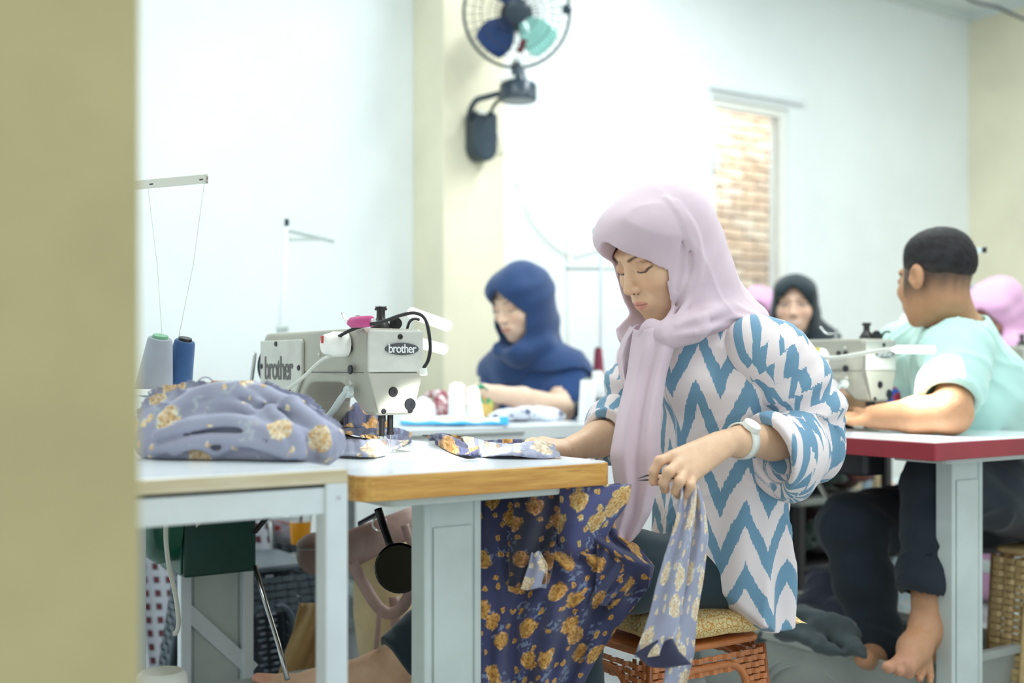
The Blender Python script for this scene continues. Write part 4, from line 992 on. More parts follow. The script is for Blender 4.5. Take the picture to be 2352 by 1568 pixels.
# ------------------------------------------------------------------ smaller figures: head, scarf, dress in one builder
def far_person(label, C, yaw, pitch, skin_rgb, scarf, dress, torso_pts, torso_r, scarf_extra, arms=(), smile=False, openeyes=False, lift=.012, roll=0, bb=.55, tsc=(.75, 1, 1), bust=0, hscale=1.05, h=.0042, hem_arc=-.025, hood=1.0, lap=True):
    t = thing('person', label, 'person', (C[0], C[1], 0))
    L = Local(*frame(C, yaw, pitch, roll), hscale)
    s = S(); s.u(L.wrap(head_sdf(smile, False, openeyes)), 0); s.u(cap(L.out((0, .03, -.07)), .048, torso_pts[0], .05), .03)
    s.u(chain(torso_pts, [.05]*len(torso_pts)), .03)
    for pts, rr, _ in arms:
        s.u(chain([torso_pts[0]]+list(pts[:1]), [.04, .034]), .03); s.u(chain(pts, rr), .015)
        e, d = V3(pts[-1]), V3(pts[-1])-V3(pts[-2]); d /= np.linalg.norm(d); sd = np.cross(d, (0, 0, 1.)); sd /= np.linalg.norm(sd)
        s.u(cap(e, .026, e+.06*d, .024), .01)
        for q in range(4): o = e+.055*d+sd*(q-1.5)*.017; s.u(chain([o, o+.04*d-V3((0, 0, .004)), o+.065*d-V3((0, 0, .018))], [.0095, .009, .007]), .005)
        s.u(chain([e+.015*d+sd*.024, e+.045*d+sd*.042-V3((0, 0, .006)), e+.07*d+sd*.043-V3((0, 0, .012))], [.012, .010, .008]), .008)
    lo, hi = C-bb, C+.2; lo[2] = C[2]-.75
    def pc(v):
        q = L.to(v); c = face_paint(q, skin_rgb, smile, openeyes); c[np.linalg.norm(q, axis=1) > .2] = np.array(lin(skin_rgb)); return c
    allp = np.array(list(torso_pts)+[p for a in arms for p in a[0]]); lo = np.minimum(allp.min(0)-.2, C-.2); hi = np.maximum(allp.max(0)+.2, C+.2)
    skin('body', s, lo, hi, h, M['skin_far'], t, pc)
    ds = S(); ds.u(chain(torso_pts, torso_r), .05)
    for pts, rr, sl in arms:
        if sl: ds.u(chain([torso_pts[0]]+list(sl[0]), [.07]+list(sl[1])), .05)
    hip = V3(torso_pts[-1]); hip[2] = .47; fd = V3((math.sin(yaw), -math.cos(yaw), 0))        # seated lap and long skirt down to the floor
    if lap: ds.u(chain([hip, hip+.36*fd], [.13, .10]), .05); ds.u(chain([hip+.36*fd, hip+.38*fd-V3((0, 0, .41))], [.10, .11]), .04); ds.inter(lambda p: (.01-p[:, 2]).astype(f32), .003)
    d0 = S(); d0.ops = list(ds.ops)
    hs = S(); hs.u(L.wrap(ell((0, .012, .034), (.088*hood, .106*hood, .093*hood))), 0); hs.u(L.wrap(ell((0, -.045*hood, .055*hood), (.076*hood, .060*hood, .046*hood))), .03); hs.u(L.wrap(ell((0, -.01, -.06), (.080*hood, .085*hood, .085))), .03)
    for pts, rr in scarf_extra: hs.u(chain(pts, rr), .03)
    N = V3(torso_pts[0]); zt = N[2]+.03
    hs.u(cap(L.out((0, .01, -.03)), .088*hood, N+V3((0, 0, .0)), .078*hood), .05)
    def cape(p):
        th = np.arctan2(p[:, 1]-N[1], p[:, 0]-N[0]); zh = N[2]-.075+hem_arc*np.cos(2*th)+.006*np.sin(th*8)
        return np.maximum(d0(p)-.012, zh-p[:, 2]).astype(f32)
    hs.u(cape, .015)
    hs.disp(folds(int(C[0]*100), (.4, .3, -.7), 55, .0026, .9))
    core = head_sdf(ears=False)
    hs.sub(L.wrap(opening), .006); hs.sub(L.wrap(lambda q: core(q)-.003), .003)
    al = np.array([p for e in scarf_extra for p in e[0]]+[C]); skin('headscarf', hs, np.minimum(al.min(0), N-.02)-.2, np.maximum(al.max(0), N)+.2, h*1.15, scarf, t)
    ds.disp(folds(int(C[1]*77), (.6, .5, -.4), 46, .004, .9))
    for pts, rr, sl in arms:
        if sl: e = V3(sl[0][-1]); d = V3(pts[-1])-e; d /= np.linalg.norm(d); ds.sub(cap(e-.02*d, sl[1][-1]*.72, e+.08*d, sl[1][-1]*.8), .004)
    al = np.array(list(torso_pts)+[p for a in arms if a[2] for p in a[2][0]]); lo, hi = al.min(0)-.28, al.max(0)+.28
    if lap: lo, hi = np.minimum(lo, hip-.6), np.maximum(hi, hip+.6); lo[2] = -.02
    skin('dress', ds, lo, hi, .009, dress, t)
    return t
# woman in navy
C = P(1196, 692, 3.88)
far_person('woman in navy blue headscarf and navy top looking down at her sewing', C, math.radians(-90+12), math.radians(20), SK['blue'], M['hijab_navy'], M['dress_navy'],
    [P(1215, 815, 3.95), P(1225, 880, 3.98), P(1235, 1010, 4.0), P(1240, 1180, 4.0)], [.095, .125, .130, .13],
    [([P(1215, 670, 3.92), P(1228, 740, 3.95), P(1240, 790, 3.95)], [.082, .075, .07]),
     ([P(1150, 802, 3.86), P(1190, 812, 3.83), P(1250, 800, 3.86)], [.03, .04, .04]), ([P(1290, 815, 3.96), P(1342, 828, 4.0)], [.035, .012]),
     ([P(1325, 822, 3.98), P(1333, 862, 3.97)], [.022, .006])],
    [([P(1300, 860, 3.86), P(1288, 938, 3.78), P(1200, 915, 3.60), P(1145, 905, 3.58)], [.05, .042, .034, .026], ([P(1298, 860, 3.87), P(1300, 905, 3.84), P(1294, 925, 3.81)], [.068, .062, .056])),
     ([P(1150, 860, 4.05), P(1125, 935, 3.95), P(1090, 925, 3.75)], [.05, .04, .027], ([P(1150, 860, 4.05), P(1130, 930, 3.97)], [.062, .055]))])
# smiling woman in black scarf
C = P(1826, 702, 4.55)
far_person('smiling woman in black headscarf facing the camera over the right machine', C, math.radians(-51), math.radians(2), SK['smile'], M['hijab_black'], M['blouse_pale'],
    [P(1838, 800, 4.62), P(1845, 850, 4.65), P(1845, 1000, 4.66)], [.12, .155, .16],
    [([P(1832, 720, 4.60), P(1838, 770, 4.62)], [.075, .07]), ([P(1860, 750, 4.62), P(1895, 762, 4.60), P(1925, 772, 4.6)], [.05, .028, .012])],
    [([P(1930, 850, 4.55), P(1940, 930, 4.4), P(1900, 935, 4.2)], [.05, .04, .026], ([P(1930, 850, 4.55), P(1938, 920, 4.42)], [.07, .05]))], smile=True, openeyes=True, hood=.93)
# bright pink scarf at the right edge
C = P(2272, 724, 4.75)
far_person('woman in bright pink headscarf bending low behind the mint shirt, right edge', C, math.radians(-72), math.radians(24), SK['pink'], M['hijab_bright'], M['hijab_bright'],
    [P(2330, 810, 4.85), P(2350, 880, 4.9), P(2360, 1000, 4.9)], [.12, .155, .16],
    [([P(2300, 680, 4.78), P(2325, 760, 4.82), P(2360, 790, 4.85)], [.085, .085, .08]), ([P(2260, 790, 4.7), P(2320, 800, 4.68), P(2400, 800, 4.75)], [.04, .06, .05])],
    [([P(2310, 860, 4.72), P(2300, 925, 4.62), P(2285, 936, 4.56)], [.05, .04, .026], ([P(2310, 860, 4.72), P(2302, 915, 4.64)], [.07, .05]))])
# another pink scarf just showing behind the nearest woman
C = P(1742, 722, 5.35)
far_person('woman in pale pink headscarf almost hidden between the nearest woman and black scarf', C, math.radians(-50), math.radians(10), SK['pink'], M['hijab_bright'], M['hijab_bright'],
    [P(1748, 790, 5.4), P(1748, 850, 5.45), P(1745, 1000, 5.45), P(1745, 1070, 5.45)], [.11, .15, .16, .15], [([P(1745, 730, 5.38), P(1746, 780, 5.4)], [.075, .07])], h=.006)

# ------------------------------------------------------------------ man in the mint shirt
man = thing('person', 'young man in mint green shirt seen from behind, head turned away', 'person', (2.85, 1.85, 0))
HM = Local(*frame(P(2146, 640, 3.08), math.radians(174), math.radians(5), 0), 1.04)
mb = S(); mb.u(HM.wrap(head_sdf()), 0)
nk = P(2200, 765, 3.17)
mb.u(chain([HM.out((0, .035, -.05)), nk], [.056, .062]), .03)
mpel = P(2400, 1150, 3.28)
mb.u(chain([nk, P(2260, 900, 3.2), mpel], [.06, .07, .08]), .03)
mshL, melL, mwrL = P(2205, 815, 2.96), P(2185, 950, 2.83), P(2005, 958, 2.98)
mb.u(chain([nk, mshL, melL], [.06, .046, .046]), .03); mb.u(chain([melL, melL*.6+mwrL*.4, mwrL], [.048, .046, .030]), .02)
kn = np.array([P(1968, 955, 3.06), P(1962, 958, 3.03), P(1958, 962, 3.0), P(1957, 968, 2.975)])
hand(mb, [[k, k+V3((-.026, .018, .004)), k+V3((-.046, .034, -.008)), k+V3((-.055, .042, -.02))] for k in kn], [P(1985, 950, 3.03), P(1968, 945, 3.08), P(1955, 945, 3.11), P(1948, 948, 3.13)], P(1995, 960, 2.99), kn, .0095)
mshR, melR, mwrR = P(2075, 800, 3.42), P(2050, 900, 3.45), P(1925, 925, 3.25)
mb.u(chain([nk, mshR, melR, mwrR], [.05, .045, .045, .032]), .03)
kr = np.array([P(1895, 925, 3.2), P(1893, 930, 3.18), P(1892, 935, 3.16), P(1893, 941, 3.14)])
hand(mb, [[k, k+V3((-.025, -.012, .004)), k+V3((-.045, -.02, -.008)), k+V3((-.055, -.024, -.016))] for k in kr], [P(1915, 935, 3.18), P(1905, 945, 3.15), P(1895, 950, 3.12), P(1888, 955, 3.10)], P(1915, 928, 3.22), kr, .0095)
kL, kR = P(2150, 1120, 2.86), P(1952, 1206, 3.02)
aL, aR = P(2128, 1440, 2.78), P(2020, 1500, 2.98)
mb.u(chain([mpel, kL, P(2135, 1290, 2.82), aL], [.07, .042, .046, .034]), .03); mb.u(chain([mpel, kR, P(1985, 1340, 3.0), aR], [.07, .040, .042, .034]), .03)
ball = P(2080, 1528, 2.68)
mb.u(chain([aL, P(2100, 1490, 2.73), ball], [.036, .036, .026]), .02); mb.u(chain([aL, P(2150, 1490, 2.80)], [.034, .032]), .02)
for i in range(5):
    tb = P(2056+i*20, 1524+i*7, 2.675+.014*i); te = P(2040+i*24, 1532+i*8.5, 2.645+.016*i)
    mb.u(cap(P(2088+i*9, 1505+i*3, 2.71+.008*i), .018, tb, .014-.001*i), .010); mb.u(cap(tb, .0125-.0012*i, te, .0145-.0018*i), .003)
mb.u(chain([aR, P(2002, 1510, 2.92), P(1985, 1512, 2.84)], [.034, .030, .024]), .02)
def paint_m(v):
    q = HM.to(v); c = face_paint(q, SK['man']); c[np.linalg.norm(q, axis=1) > .2] = np.array(lin(SK['man']))
    back = q[:, 1] > -.045                           # clipped hair fading into the neck
    stub = st(q[:, 2]+.25*np.clip(-q[:, 1]-.0, 0, 1)+.004*np.sin(q[:, 0]*300), -.075, .012)*back*(np.abs(q[:, 0]) < .0735)*(np.linalg.norm(q, axis=1) < .2)
    m = (.9*stub)[:, None]; c = c*(1-m)+np.array(lin((60, 54, 52)))*m
    d = np.linalg.norm(v-P(2050, 1530, 2.655), axis=1); m = (.35*(1-st(d, .02, .10)))[:, None]; return c*(1-m)+np.array(lin((206, 150, 132)))*m
skin('body', mb, (1.9, 1.1, .12), (3.5, 2.9, 1.25), .0038, M['skin'], man, paint_m)
hr = S(); hr.u(ell((0, .022, .038), (.0785, .0965, .086)), 0); hr.u(ell((0, .012, .075), (.066, .080, .046)), .02)
def hairline(q): # keep only the scalp above a sloped line; fade lower down is on the skin
    x, y, z = q[:, 0], q[:, 1], q[:, 2]; return (.016-z-.36*np.clip(y-.01, 0, .1)+2.7*np.clip(-y-.055, 0, 1)+.004*np.sin(y*90)).astype(f32)
hr.inter(hairline, .022); hr.inter(lambda q: -(ell((0, .018, .03), (.067, .086, .076)))(q), .002)
hr.disp(lambda q: (.0014*np.sin(q[:, 0]*520+3*np.sin(q[:, 1]*210))*np.sin(q[:, 1]*480+2*np.sin(q[:, 2]*260))*np.sin(q[:, 2]*430+q[:, 0]*300)).astype(f32))
skin('hair', (lambda p: HM.wrap(hr)(p)), HM.o-.16, HM.o+.17, .0028, M['hair'], man, lambda v: np.array(lin((40, 40, 42)))+(np.array(lin((64, 58, 56)))-np.array(lin((40, 40, 42))))*(1-st(HM.to(v)[:, 2]+.36*np.clip(HM.to(v)[:, 1]-.01, 0, .1), .014, .055))[:, None])
sh = S()
sh.u(chain([P(2192, 822, 3.17), P(2240, 912, 3.20), P(2290, 1010, 3.24), mpel], [.118, .145, .152, .165]), .06)
sh.u(chain([P(2198, 780, 3.17), mshL+V3((.0, .02, -.005))], [.085, .082]), .05); sh.u(chain([P(2200, 790, 3.2), mshR], [.085, .078]), .05)
sh.u(chain([P(2130, 830, 3.35), P(2095, 900, 3.42), P(2090, 960, 3.42)], [.09, .085, .09]), .05)
slv = S(); slv.u(chain([mshL, P(2188, 880, 2.90), P(2180, 915, 2.865)], [.082, .076, .078]), .02)
sh.u(slv, .03)
e_, d_ = P(2178, 918, 2.862), P(2185, 950, 2.83)-mshL; d_ /= np.linalg.norm(d_)
sh.disp(folds(21, (.75, -.2, .55), 44, .003, .8)); sh.disp(crease(22, (.8, -.3, .55), 24, .010, .9)); sh.disp(crease(23, (.2, .5, 1), 22, .007, 1.2))
def near_sleeve(p): q = p-e_.astype(f32); return np.maximum((np.linalg.norm(q-(q@d_.astype(f32))[:, None]*d_.astype(f32), axis=1)-.13), -(q@d_.astype(f32))+.0).astype(f32)
sh.sub(near_sleeve, .003)
sh.sub(cap(mshL*.5+e_*.5, .050, e_+.1*d_, .062), .004)
sh.sub(chain([HM.out((0, .03, -.06)), nk+V3((0, 0, .015))], [.066, .074])[0], .006)
sh.inter(lambda p: (EYE-(1055-HY)/F*3.2-p[:, 2]).astype(f32), .004)
skin('shirt', sh, (2.35, 1.45, .6), (3.5, 2.55, 1.2), .0055, M['mint'], man)
pt = S(); pt.u(ell(mpel+V3((0, 0, .0)), (.19, .19, .13)), 0)
pt.u(chain([P(2370, 1140, 3.15), P(2260, 1120, 3.0), kL], [.12, .10, .082]), .04); pt.u(chain([kL, P(2142, 1230, 2.84), P(2128, 1325, 2.81)], [.080, .072, .070]), .02)
pt.u(chain([P(2330, 1170, 3.35), P(2110, 1192, 3.2), kR], [.12, .098, .082]), .04); pt.u(chain([kR, P(1985, 1335, 3.0), P(2018, 1478, 2.985)], [.080, .074, .066]), .02)
pt.disp(crease(28, (.5, .1, .9), 22, .008, 1.2)); pt.disp(folds(8, (.4, .1, .8), 48, .004, 1.0))
pt.sub(cap(P(2128, 1300, 2.81), .05, P(2126, 1420, 2.79), .055), .003); pt.sub(cap(P(2014, 1462, 2.985), .044, P(2030, 1600, 2.98), .056), .003)
pt.inter(lambda p: np.minimum(p[:, 2]-(EYE-(1338-HY)/F*2.81)+0, 0).astype(f32)*0-1, 0) if False else None
skin('trousers', pt, (2.1, 1.2, .12), (3.6, 2.9, .82), .0065, M['pants_dark'], man)
# ================================================================== CLOTH AND SMALL THINGS
RC = np.array([[CA, SA, 0], [-SA, CA, 0], [0, 0, 1]])          # columns: across, away, up
M['floral_pale'] = floral('floral_pale', (158, 160, 182), (230, 208, 178), (214, 170, 110), (186, 192, 202), 15, .34, '3D')
M['floral_navy'] = floral('floral_navy', (68, 70, 104), (206, 156, 84), (158, 104, 44), (128, 140, 168), 12, .29, '2D')
M['floral_navy3'] = floral('floral_navy_b', (70, 74, 116), (214, 168, 96), (164, 112, 48), (128, 140, 168), 15, .30, '3D')
M['floral_sheet'] = floral('floral_sheet', (160, 162, 184), (230, 212, 186), (216, 184, 140), (188, 194, 206), 12, .30, '2D')
# heap on the side table
hp = S(); hp.u(ell(P(535, 1004, 1.87), (.135, .085, .082), RC), 0); hp.u(ell(P(665, 1016, 1.83), (.080, .07, .050), RC), .03); hp.u(ell(P(420, 1000, 1.86), (.07, .06, .062), RC), .03)
hp.disp(crease(33, (.5, .2, 1), 20, .016, 1.5)); hp.disp(crease(34, (-.6, .5, .8), 26, .010, 1.6))
def hridge(pix, r, up=.3):
    o = np.array([0, 0, EYE]); pts = spline([hit(hp, x, y, 1.3, 2.6) for x, y in pix], 4); rr = np.interp(np.linspace(0, 1, len(pts)), np.linspace(0, 1, len(r)), r)
    return poly([p-(p-o)/np.linalg.norm(p-o)*q*up for p, q in zip(pts, rr)], rr)
rid = [hridge(*q) for q in (([(520, 892), (590, 902), (660, 930), (715, 965), (740, 1010), (742, 1042)], [.006, .013, .015, .014, .012, .010], .5),
    ([(585, 915), (640, 962), (680, 1005), (690, 1042)], [.006, .012, .012, .010], .5), ([(372, 960), (440, 915), (520, 895), (580, 912)], [.008, .012, .012, .006], .3),
    ([(360, 1000), (440, 976), (540, 968), (625, 1000), (670, 1040)], [.008, .012, .013, .012, .010], .6), ([(350, 1036), (440, 1014), (520, 1006), (600, 1020), (655, 1044)], [.008, .010, .010, .010, .008], .9),
    ([(500, 1040), (580, 1000), (650, 985), (720, 1000)], [.006, .010, .010, .006], .6), ([(400, 1040), (455, 1022), (490, 1040)], [.006, .009, .006], .9), ([(450, 935), (520, 925), (590, 950), (630, 990)], [.004, .008, .009, .006], .4))]
val = [hridge(*q) for q in (([(590, 935), (630, 950), (668, 985)], [.006, .012, .006], -.1), ([(640, 915), (700, 945), (722, 990)], [.003, .007, .004], 0), ([(400, 990), (500, 990), (590, 995), (640, 1030)], [.003, .006, .006, .003], .2), ([(560, 1030), (620, 1012), (690, 1015)], [.003, .008, .004], .2), ([(380, 1028), (450, 1030), (520, 1025)], [.003, .006, .003], .3))]
for q in rid: hp.u(q, .006)
for q in val: hp.sub(q, .008)
hp.disp(crease(35, (.9, -.4, .2), 30, .006, 1.4)); hp.disp(crease(36, (.1, .3, 1), 46, .0035, 1.7))
hp.inter(lambda p: (np.where(p[:, 0] > sx1+.004, TZ+.001, SZ+.001)-p[:, 2]).astype(f32), .002)
tag(skin('cloth_heap', hp, P(540, 1000, 1.85)-.42, P(540, 1000, 1.85)+.42, .0034, M['floral_pale']), 'heap of blue grey flowered cloth lying on the left side table', 'cloth')
b = MB()
def loop_(u, v): a = -.4+u*(PI+.6); return P(472-22*math.cos(a), 892-26*math.sin(a), 1.86+.02*v)
b.grid(loop_, 18, 3); o = obj('fold_loop', b, M['floral_pale'], bpy.data.objects['cloth_heap'], smooth=2, solid=.002)
# cloth led under the needle: thin pieces lying on the table
def tpt(x, y, z): d = (EYE-z)*F/(y-HY); return P(x, y, d)
def table_cloth(name, label, top, low, mat, lift=.004, waves=9, uw=.25, vh=.08, seed=0, nv=14):
    """top / low: far and near edge of the piece as (pixel x, pixel y, height)"""
    A = spline([tpt(*q) for q in top], 8); B_ = spline([tpt(*q) for q in low], 8); na, nb_ = len(A), len(B_)
    def fn(u, v):
        a = A[min(int(u*(na-1)+.5), na-1)]; c = B_[min(int(u*(nb_-1)+.5), nb_-1)]; p = a+(c-a)*v
        p = p+V3((0, 0, lift*math.sin(PI*v)*(1+.7*math.sin(u*waves+seed+v*3))+.35*lift*math.sin(v*17+u*7+seed))); p[2] = max(p[2], TZ+.0022); return p
    b = MB(); b.grid(fn, 40, nv, 0, lambda u, v: (u*uw+seed, v*vh+seed*.3, 0)); return tag(obj(name, b, mat, smooth=2, solid=.002), label, 'cloth')
table_cloth('cloth_strip', 'navy flowered cloth fold running from the heap to the needle', [(742, 958, .800), (820, 974, .790), (890, 990, .775), (946, 1006, .760)], [(745, 986, .800), (820, 1004, .785), (890, 1016, .770), (944, 1015, .757)], M['floral_navy'], .010, 7, .22, .05, 1)
table_cloth('cloth_strip', 'pale reverse of flowered cloth lying before the needle', [(748, 984, .796), (820, 1002, .783), (890, 1014, .768), (940, 1015, .757)], [(758, 1046, .757), (830, 1050, .757), (890, 1042, .757), (936, 1018, .756)], M['floral_sheet'], .008, 8, .22, .09, 2)
table_cloth('cloth_strip', 'bunched navy flowered cloth behind the machine head', [(786, 944, .815), (830, 936, .825), (866, 962, .80), (896, 972, .785)], [(790, 985, .795), (835, 990, .785), (870, 996, .775), (900, 998, .765)], M['floral_navy'], .016, 16, .16, .12, 3)
table_cloth('cloth_strip', 'thin navy flowered cloth edge right of the needle', [(968, 998, .766), (1030, 1004, .768), (1110, 1012, .766), (1200, 1019, .758)], [(985, 1010, .757), (1040, 1016, .758), (1110, 1022, .757), (1200, 1024, .756)], M['floral_navy'], .006, 9, .26, .03, 4, 8)
table_cloth('cloth_strip', 'navy flowered cloth wedge right of the needle near table front', [(985, 1008, .759), (1030, 1014, .764), (1070, 1022, .762), (1100, 1032, .757)], [(1000, 1018, .756), (1030, 1034, .757), (1065, 1048, .757), (1098, 1048, .756)], M['floral_navy'], .010, 6, .12, .05, 5)
table_cloth('cloth_strip', 'pale flowered cloth lying under the far hand of the nearest woman', [(1045, 1014, .760), (1120, 1018, .764), (1200, 1020, .762), (1262, 1034, .757)], [(1080, 1040, .756), (1120, 1048, .757), (1200, 1050, .757), (1290, 1050, .756)], M['floral_sheet'], .010, 8, .24, .1, 6)

# long flowered cloth over her lap
def sheet(rows, fn_off, nu, nv, uw=.5, vh=.6):
    rows = np.array(rows, float); t = (rows[:, 0]-rows[0, 0])/(rows[-1, 0]-rows[0, 0])
    def fn(u, v):
        g = [np.interp(v, t, rows[:, k]) for k in range(5)]; x = g[1]+(g[2]-g[1])*u; d = g[3]+(g[4]-g[3])*u
        dx, dy, dd = fn_off(u, v); return P(x+dx, g[0]+dy, d+dd)
    b = MB(); b.grid(fn, nu, nv, 0, lambda u, v: (u*uw, v*vh, 0)); return b
def lapfold(u, v):
    a = .22+.78*min(1, v*1.6)
    s = math.sin(u*17+2.2*math.sin(v*3+u*2)+v*2)+.5*math.sin(u*37-v*5)+.35*math.sin(u*9+v*11)
    rad = math.exp(-((u-.95)**2*3+(v-.35)**2*6))
    return 4*math.sin(v*13+u*6), 3*math.sin(u*11+v*4), a*.016*s+.010*rad*math.sin((u-v)*30)-.03*math.sin(PI*u)*min(1, v*2)
lap = thing('flowered_cloth', 'long navy cloth with orange roses draped over the lap of the nearest woman', 'cloth', P(1300, 1568, 2.08))
b = sheet([(1112, 1085, 1450, 2.09, 2.15), (1180, 1085, 1402, 2.06, 2.13), (1240, 1085, 1420, 2.05, 2.09), (1300, 1085, 1500, 2.04, 2.08), (1350, 1085, 1490, 2.03, 2.08), (1440, 1085, 1412, 2.03, 2.07), (1510, 1085, 1372, 2.03, 2.08), (1620, 1080, 1320, 2.03, 2.09)], lapfold, 90, 100, .44, .54)
obj('main_fall', b, M['floral_navy'], lap, smooth=2, solid=.0016)
b = sheet([(1225, 1380, 1412, 2.10, 2.13), (1250, 1370, 1462, 2.06, 2.15), (1300, 1372, 1503, 2.04, 2.14), (1345, 1368, 1492, 2.03, 2.12), (1390, 1350, 1452, 2.035, 2.10)], lambda u, v: (0, 0, -.022*math.sin(PI*u)-.008*math.sin(u*22+v*14)), 40, 40, .18, .2)
obj('knee_fold', b, M['floral_navy'], lap, smooth=2, solid=.0016)
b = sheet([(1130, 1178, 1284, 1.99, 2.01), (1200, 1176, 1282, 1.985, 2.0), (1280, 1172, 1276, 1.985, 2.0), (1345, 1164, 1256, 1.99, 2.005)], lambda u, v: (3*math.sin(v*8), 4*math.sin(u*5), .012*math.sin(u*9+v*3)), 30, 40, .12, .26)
obj('inner_flap', b, floral('floral_shaded', (44, 45, 62), (150, 106, 62), (110, 72, 36), (84, 90, 108), 12, .29), lap, smooth=2, solid=.0016)  # navy floral darkened: the shade on this flap is in the colour
b = sheet([(1268, 1222, 1240, 1.975, 1.98), (1300, 1214, 1258, 1.975, 1.985), (1352, 1196, 1254, 1.98, 1.99)], lambda u, v: (0, 3*math.sin(u*6), .006*math.sin(u*9)), 12, 16, .06, .1)
obj('turned_hem', b, M['floral_sheet'], lap, smooth=2, solid=.0016)
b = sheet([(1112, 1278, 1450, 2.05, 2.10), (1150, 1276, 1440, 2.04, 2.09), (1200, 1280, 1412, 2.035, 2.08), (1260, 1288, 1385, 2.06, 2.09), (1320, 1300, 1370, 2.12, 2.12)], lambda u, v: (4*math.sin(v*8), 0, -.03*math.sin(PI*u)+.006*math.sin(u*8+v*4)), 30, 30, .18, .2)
obj('upper_fold', b, floral('floral_lit', (88, 92, 138), (226, 190, 134), (206, 152, 70), (160, 176, 204), 12, .30), lap, smooth=2, solid=.0016)  # same navy cloth made paler: light falling on this fold is painted in
# strip of cloth hanging from her hand
hs_ = thing('hanging_cloth', 'blue grey flowered cloth strip hanging from the near hand', 'cloth', P(1560, 1568, 1.98))
b = sheet([(1092, 1566, 1594, 2.005, 2.03), (1130, 1562, 1598, 1.985, 2.02), (1200, 1548, 1592, 1.97, 2.01), (1300, 1522, 1584, 1.96, 2.0), (1400, 1492, 1570, 1.955, 1.99), (1470, 1466, 1560, 1.95, 1.98), (1505, 1456, 1560, 1.95, 1.98)], lambda u, v: (3*math.sin(v*9), 5*math.sin(u*4+1), .014*math.sin(u*5+v*2)), 30, 60, .15, .34)
obj('front_layer', b, M['floral_sheet'], hs_, smooth=2, solid=.0016)
b = sheet([(1100, 1588, 1600, 2.03, 2.035), (1160, 1592, 1616, 2.02, 2.03), (1230, 1588, 1624, 2.01, 2.02), (1330, 1572, 1616, 2.0, 2.01), (1420, 1552, 1604, 1.99, 2.0), (1500, 1535, 1596, 1.985, 1.995), (1580, 1520, 1572, 1.985, 2.0)], lambda u, v: (3*math.sin(v*7), 0, .012*math.sin(u*5+v*3+1)), 24, 60, .12, .4)
obj('back_layer', b, M['floral_sheet'], hs_, smooth=2, solid=.0016)
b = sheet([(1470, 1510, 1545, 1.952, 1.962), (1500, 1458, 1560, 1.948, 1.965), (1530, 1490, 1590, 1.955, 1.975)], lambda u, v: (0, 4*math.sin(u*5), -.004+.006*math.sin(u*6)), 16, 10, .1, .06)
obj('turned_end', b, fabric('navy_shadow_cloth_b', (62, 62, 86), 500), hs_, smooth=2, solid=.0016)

# seat cushion
t = NT('cushion_print'); co = t.attr('puv').outputs['Vector']; v_ = t.n('ShaderNodeTexVoronoi', {'feature': 'DISTANCE_TO_EDGE'}, Vector=t.n('ShaderNodeVectorMath', {'operation': 'MULTIPLY_ADD'}, i0=t.n('ShaderNodeTexNoise', Vector=co, Scale=60.0).outputs['Color'], i1=(.016,)*3, i2=co).outputs[0], Scale=115.0)
col = t.mix(t.ramp(v_.outputs['Distance'], .03, .12), lin((206, 150, 76)), lin((234, 214, 160))); cush = t.fin(col, .9, 0, .2)
b = MB(); cc = np.array([1.625, 1.80, .421]); ca_, sa_ = math.cos(math.radians(-6)), math.sin(math.radians(-6))
def pil(sg):
    def fn(u, v):
        x, y = u*2-1, v*2-1; e = max(0, (1-abs(x)**2.6)*(1-abs(y)**2.6))**.45; w_ = 1-.07*(1-abs(x)**2)*abs(y)**3; w2 = 1-.07*(1-abs(y)**2)*abs(x)**3
        X, Y = x*.185*w2, y*.175*w_; dent = .012*math.exp(-((x)**2+(y)**2)*2)
        return (cc[0]+ca_*X-sa_*Y, cc[1]+sa_*X+ca_*Y, cc[2]+sg*(.034 if sg > 0 else .034)*e-(dent if sg > 0 else 0)-.012*(abs(x)**3*abs(y)**3)+.002*math.sin(x*9+y*7)*e)
    return fn
for sg in (1, -1): b.grid(pil(sg), 28, 28)
o = obj('cushion', b, cush, smooth=2); o.data.validate(); tag(o, 'gold and cream patterned cushion on the orange brown stool', 'cushion')

# ---- thread stands, cones and threads
def cone(name, label, a, c, r0, r1, mat, capm, group=None, wrap=True):
    a, c = V3(a), V3(c); dv = c-a; t = thing(name, label, 'thread cone', a, group)
    b = MB(); b.tube([a, a+.015*dv, a+.5*dv, a+.97*dv, a+dv], [r0*.95, r0, r0*.5+r1*.5, r1, r1*.9], 28); obj('thread', b, mat, t, smooth=True)
    b = MB(); b.tube([a+.98*dv, a+1.05*dv], [r1*.66, r1*.62], 20); obj('cone_core', b, capm, t, smooth=True)
    return t
s1 = thing('thread_stand', 'thread stand with thin white arm above two cones, left side', 'thread stand', (P(285, 840, 2.2)[0], P(285, 840, 2.2)[1], SZ))
pb_ = P(285, 840, 2.2); b = MB(); b.cyl((pb_[0], pb_[1], SZ), (pb_[0], pb_[1], 1.29), .008, n=14); obj('pole', b, M['white_metal'], s1, smooth=True)
b = MB(); a0, a1 = P(280, 428, 2.18), P(478, 410, 2.06); up = V3((0, 0, .0082)); b.obox((a0+a1)/2, (a1-a0)/2, (.001, .002, 0), up)
t = NT('rusty_white'); co = t.n('ShaderNodeTexCoord').outputs['Generated']; sx_ = t.n('ShaderNodeSeparateXYZ', Vector=co)
rm = t.math('MULTIPLY', t.ramp(sx_.outputs[0], .93, .99), t.ramp(t.noise(t.objco(), 160, 3), .42, .5)); rusty = t.fin(t.mix(rm, lin((214, 214, 204)), lin((90, 62, 46))), .5)
arm = obj('thread_arm', b, rusty, s1, bevel=.001)
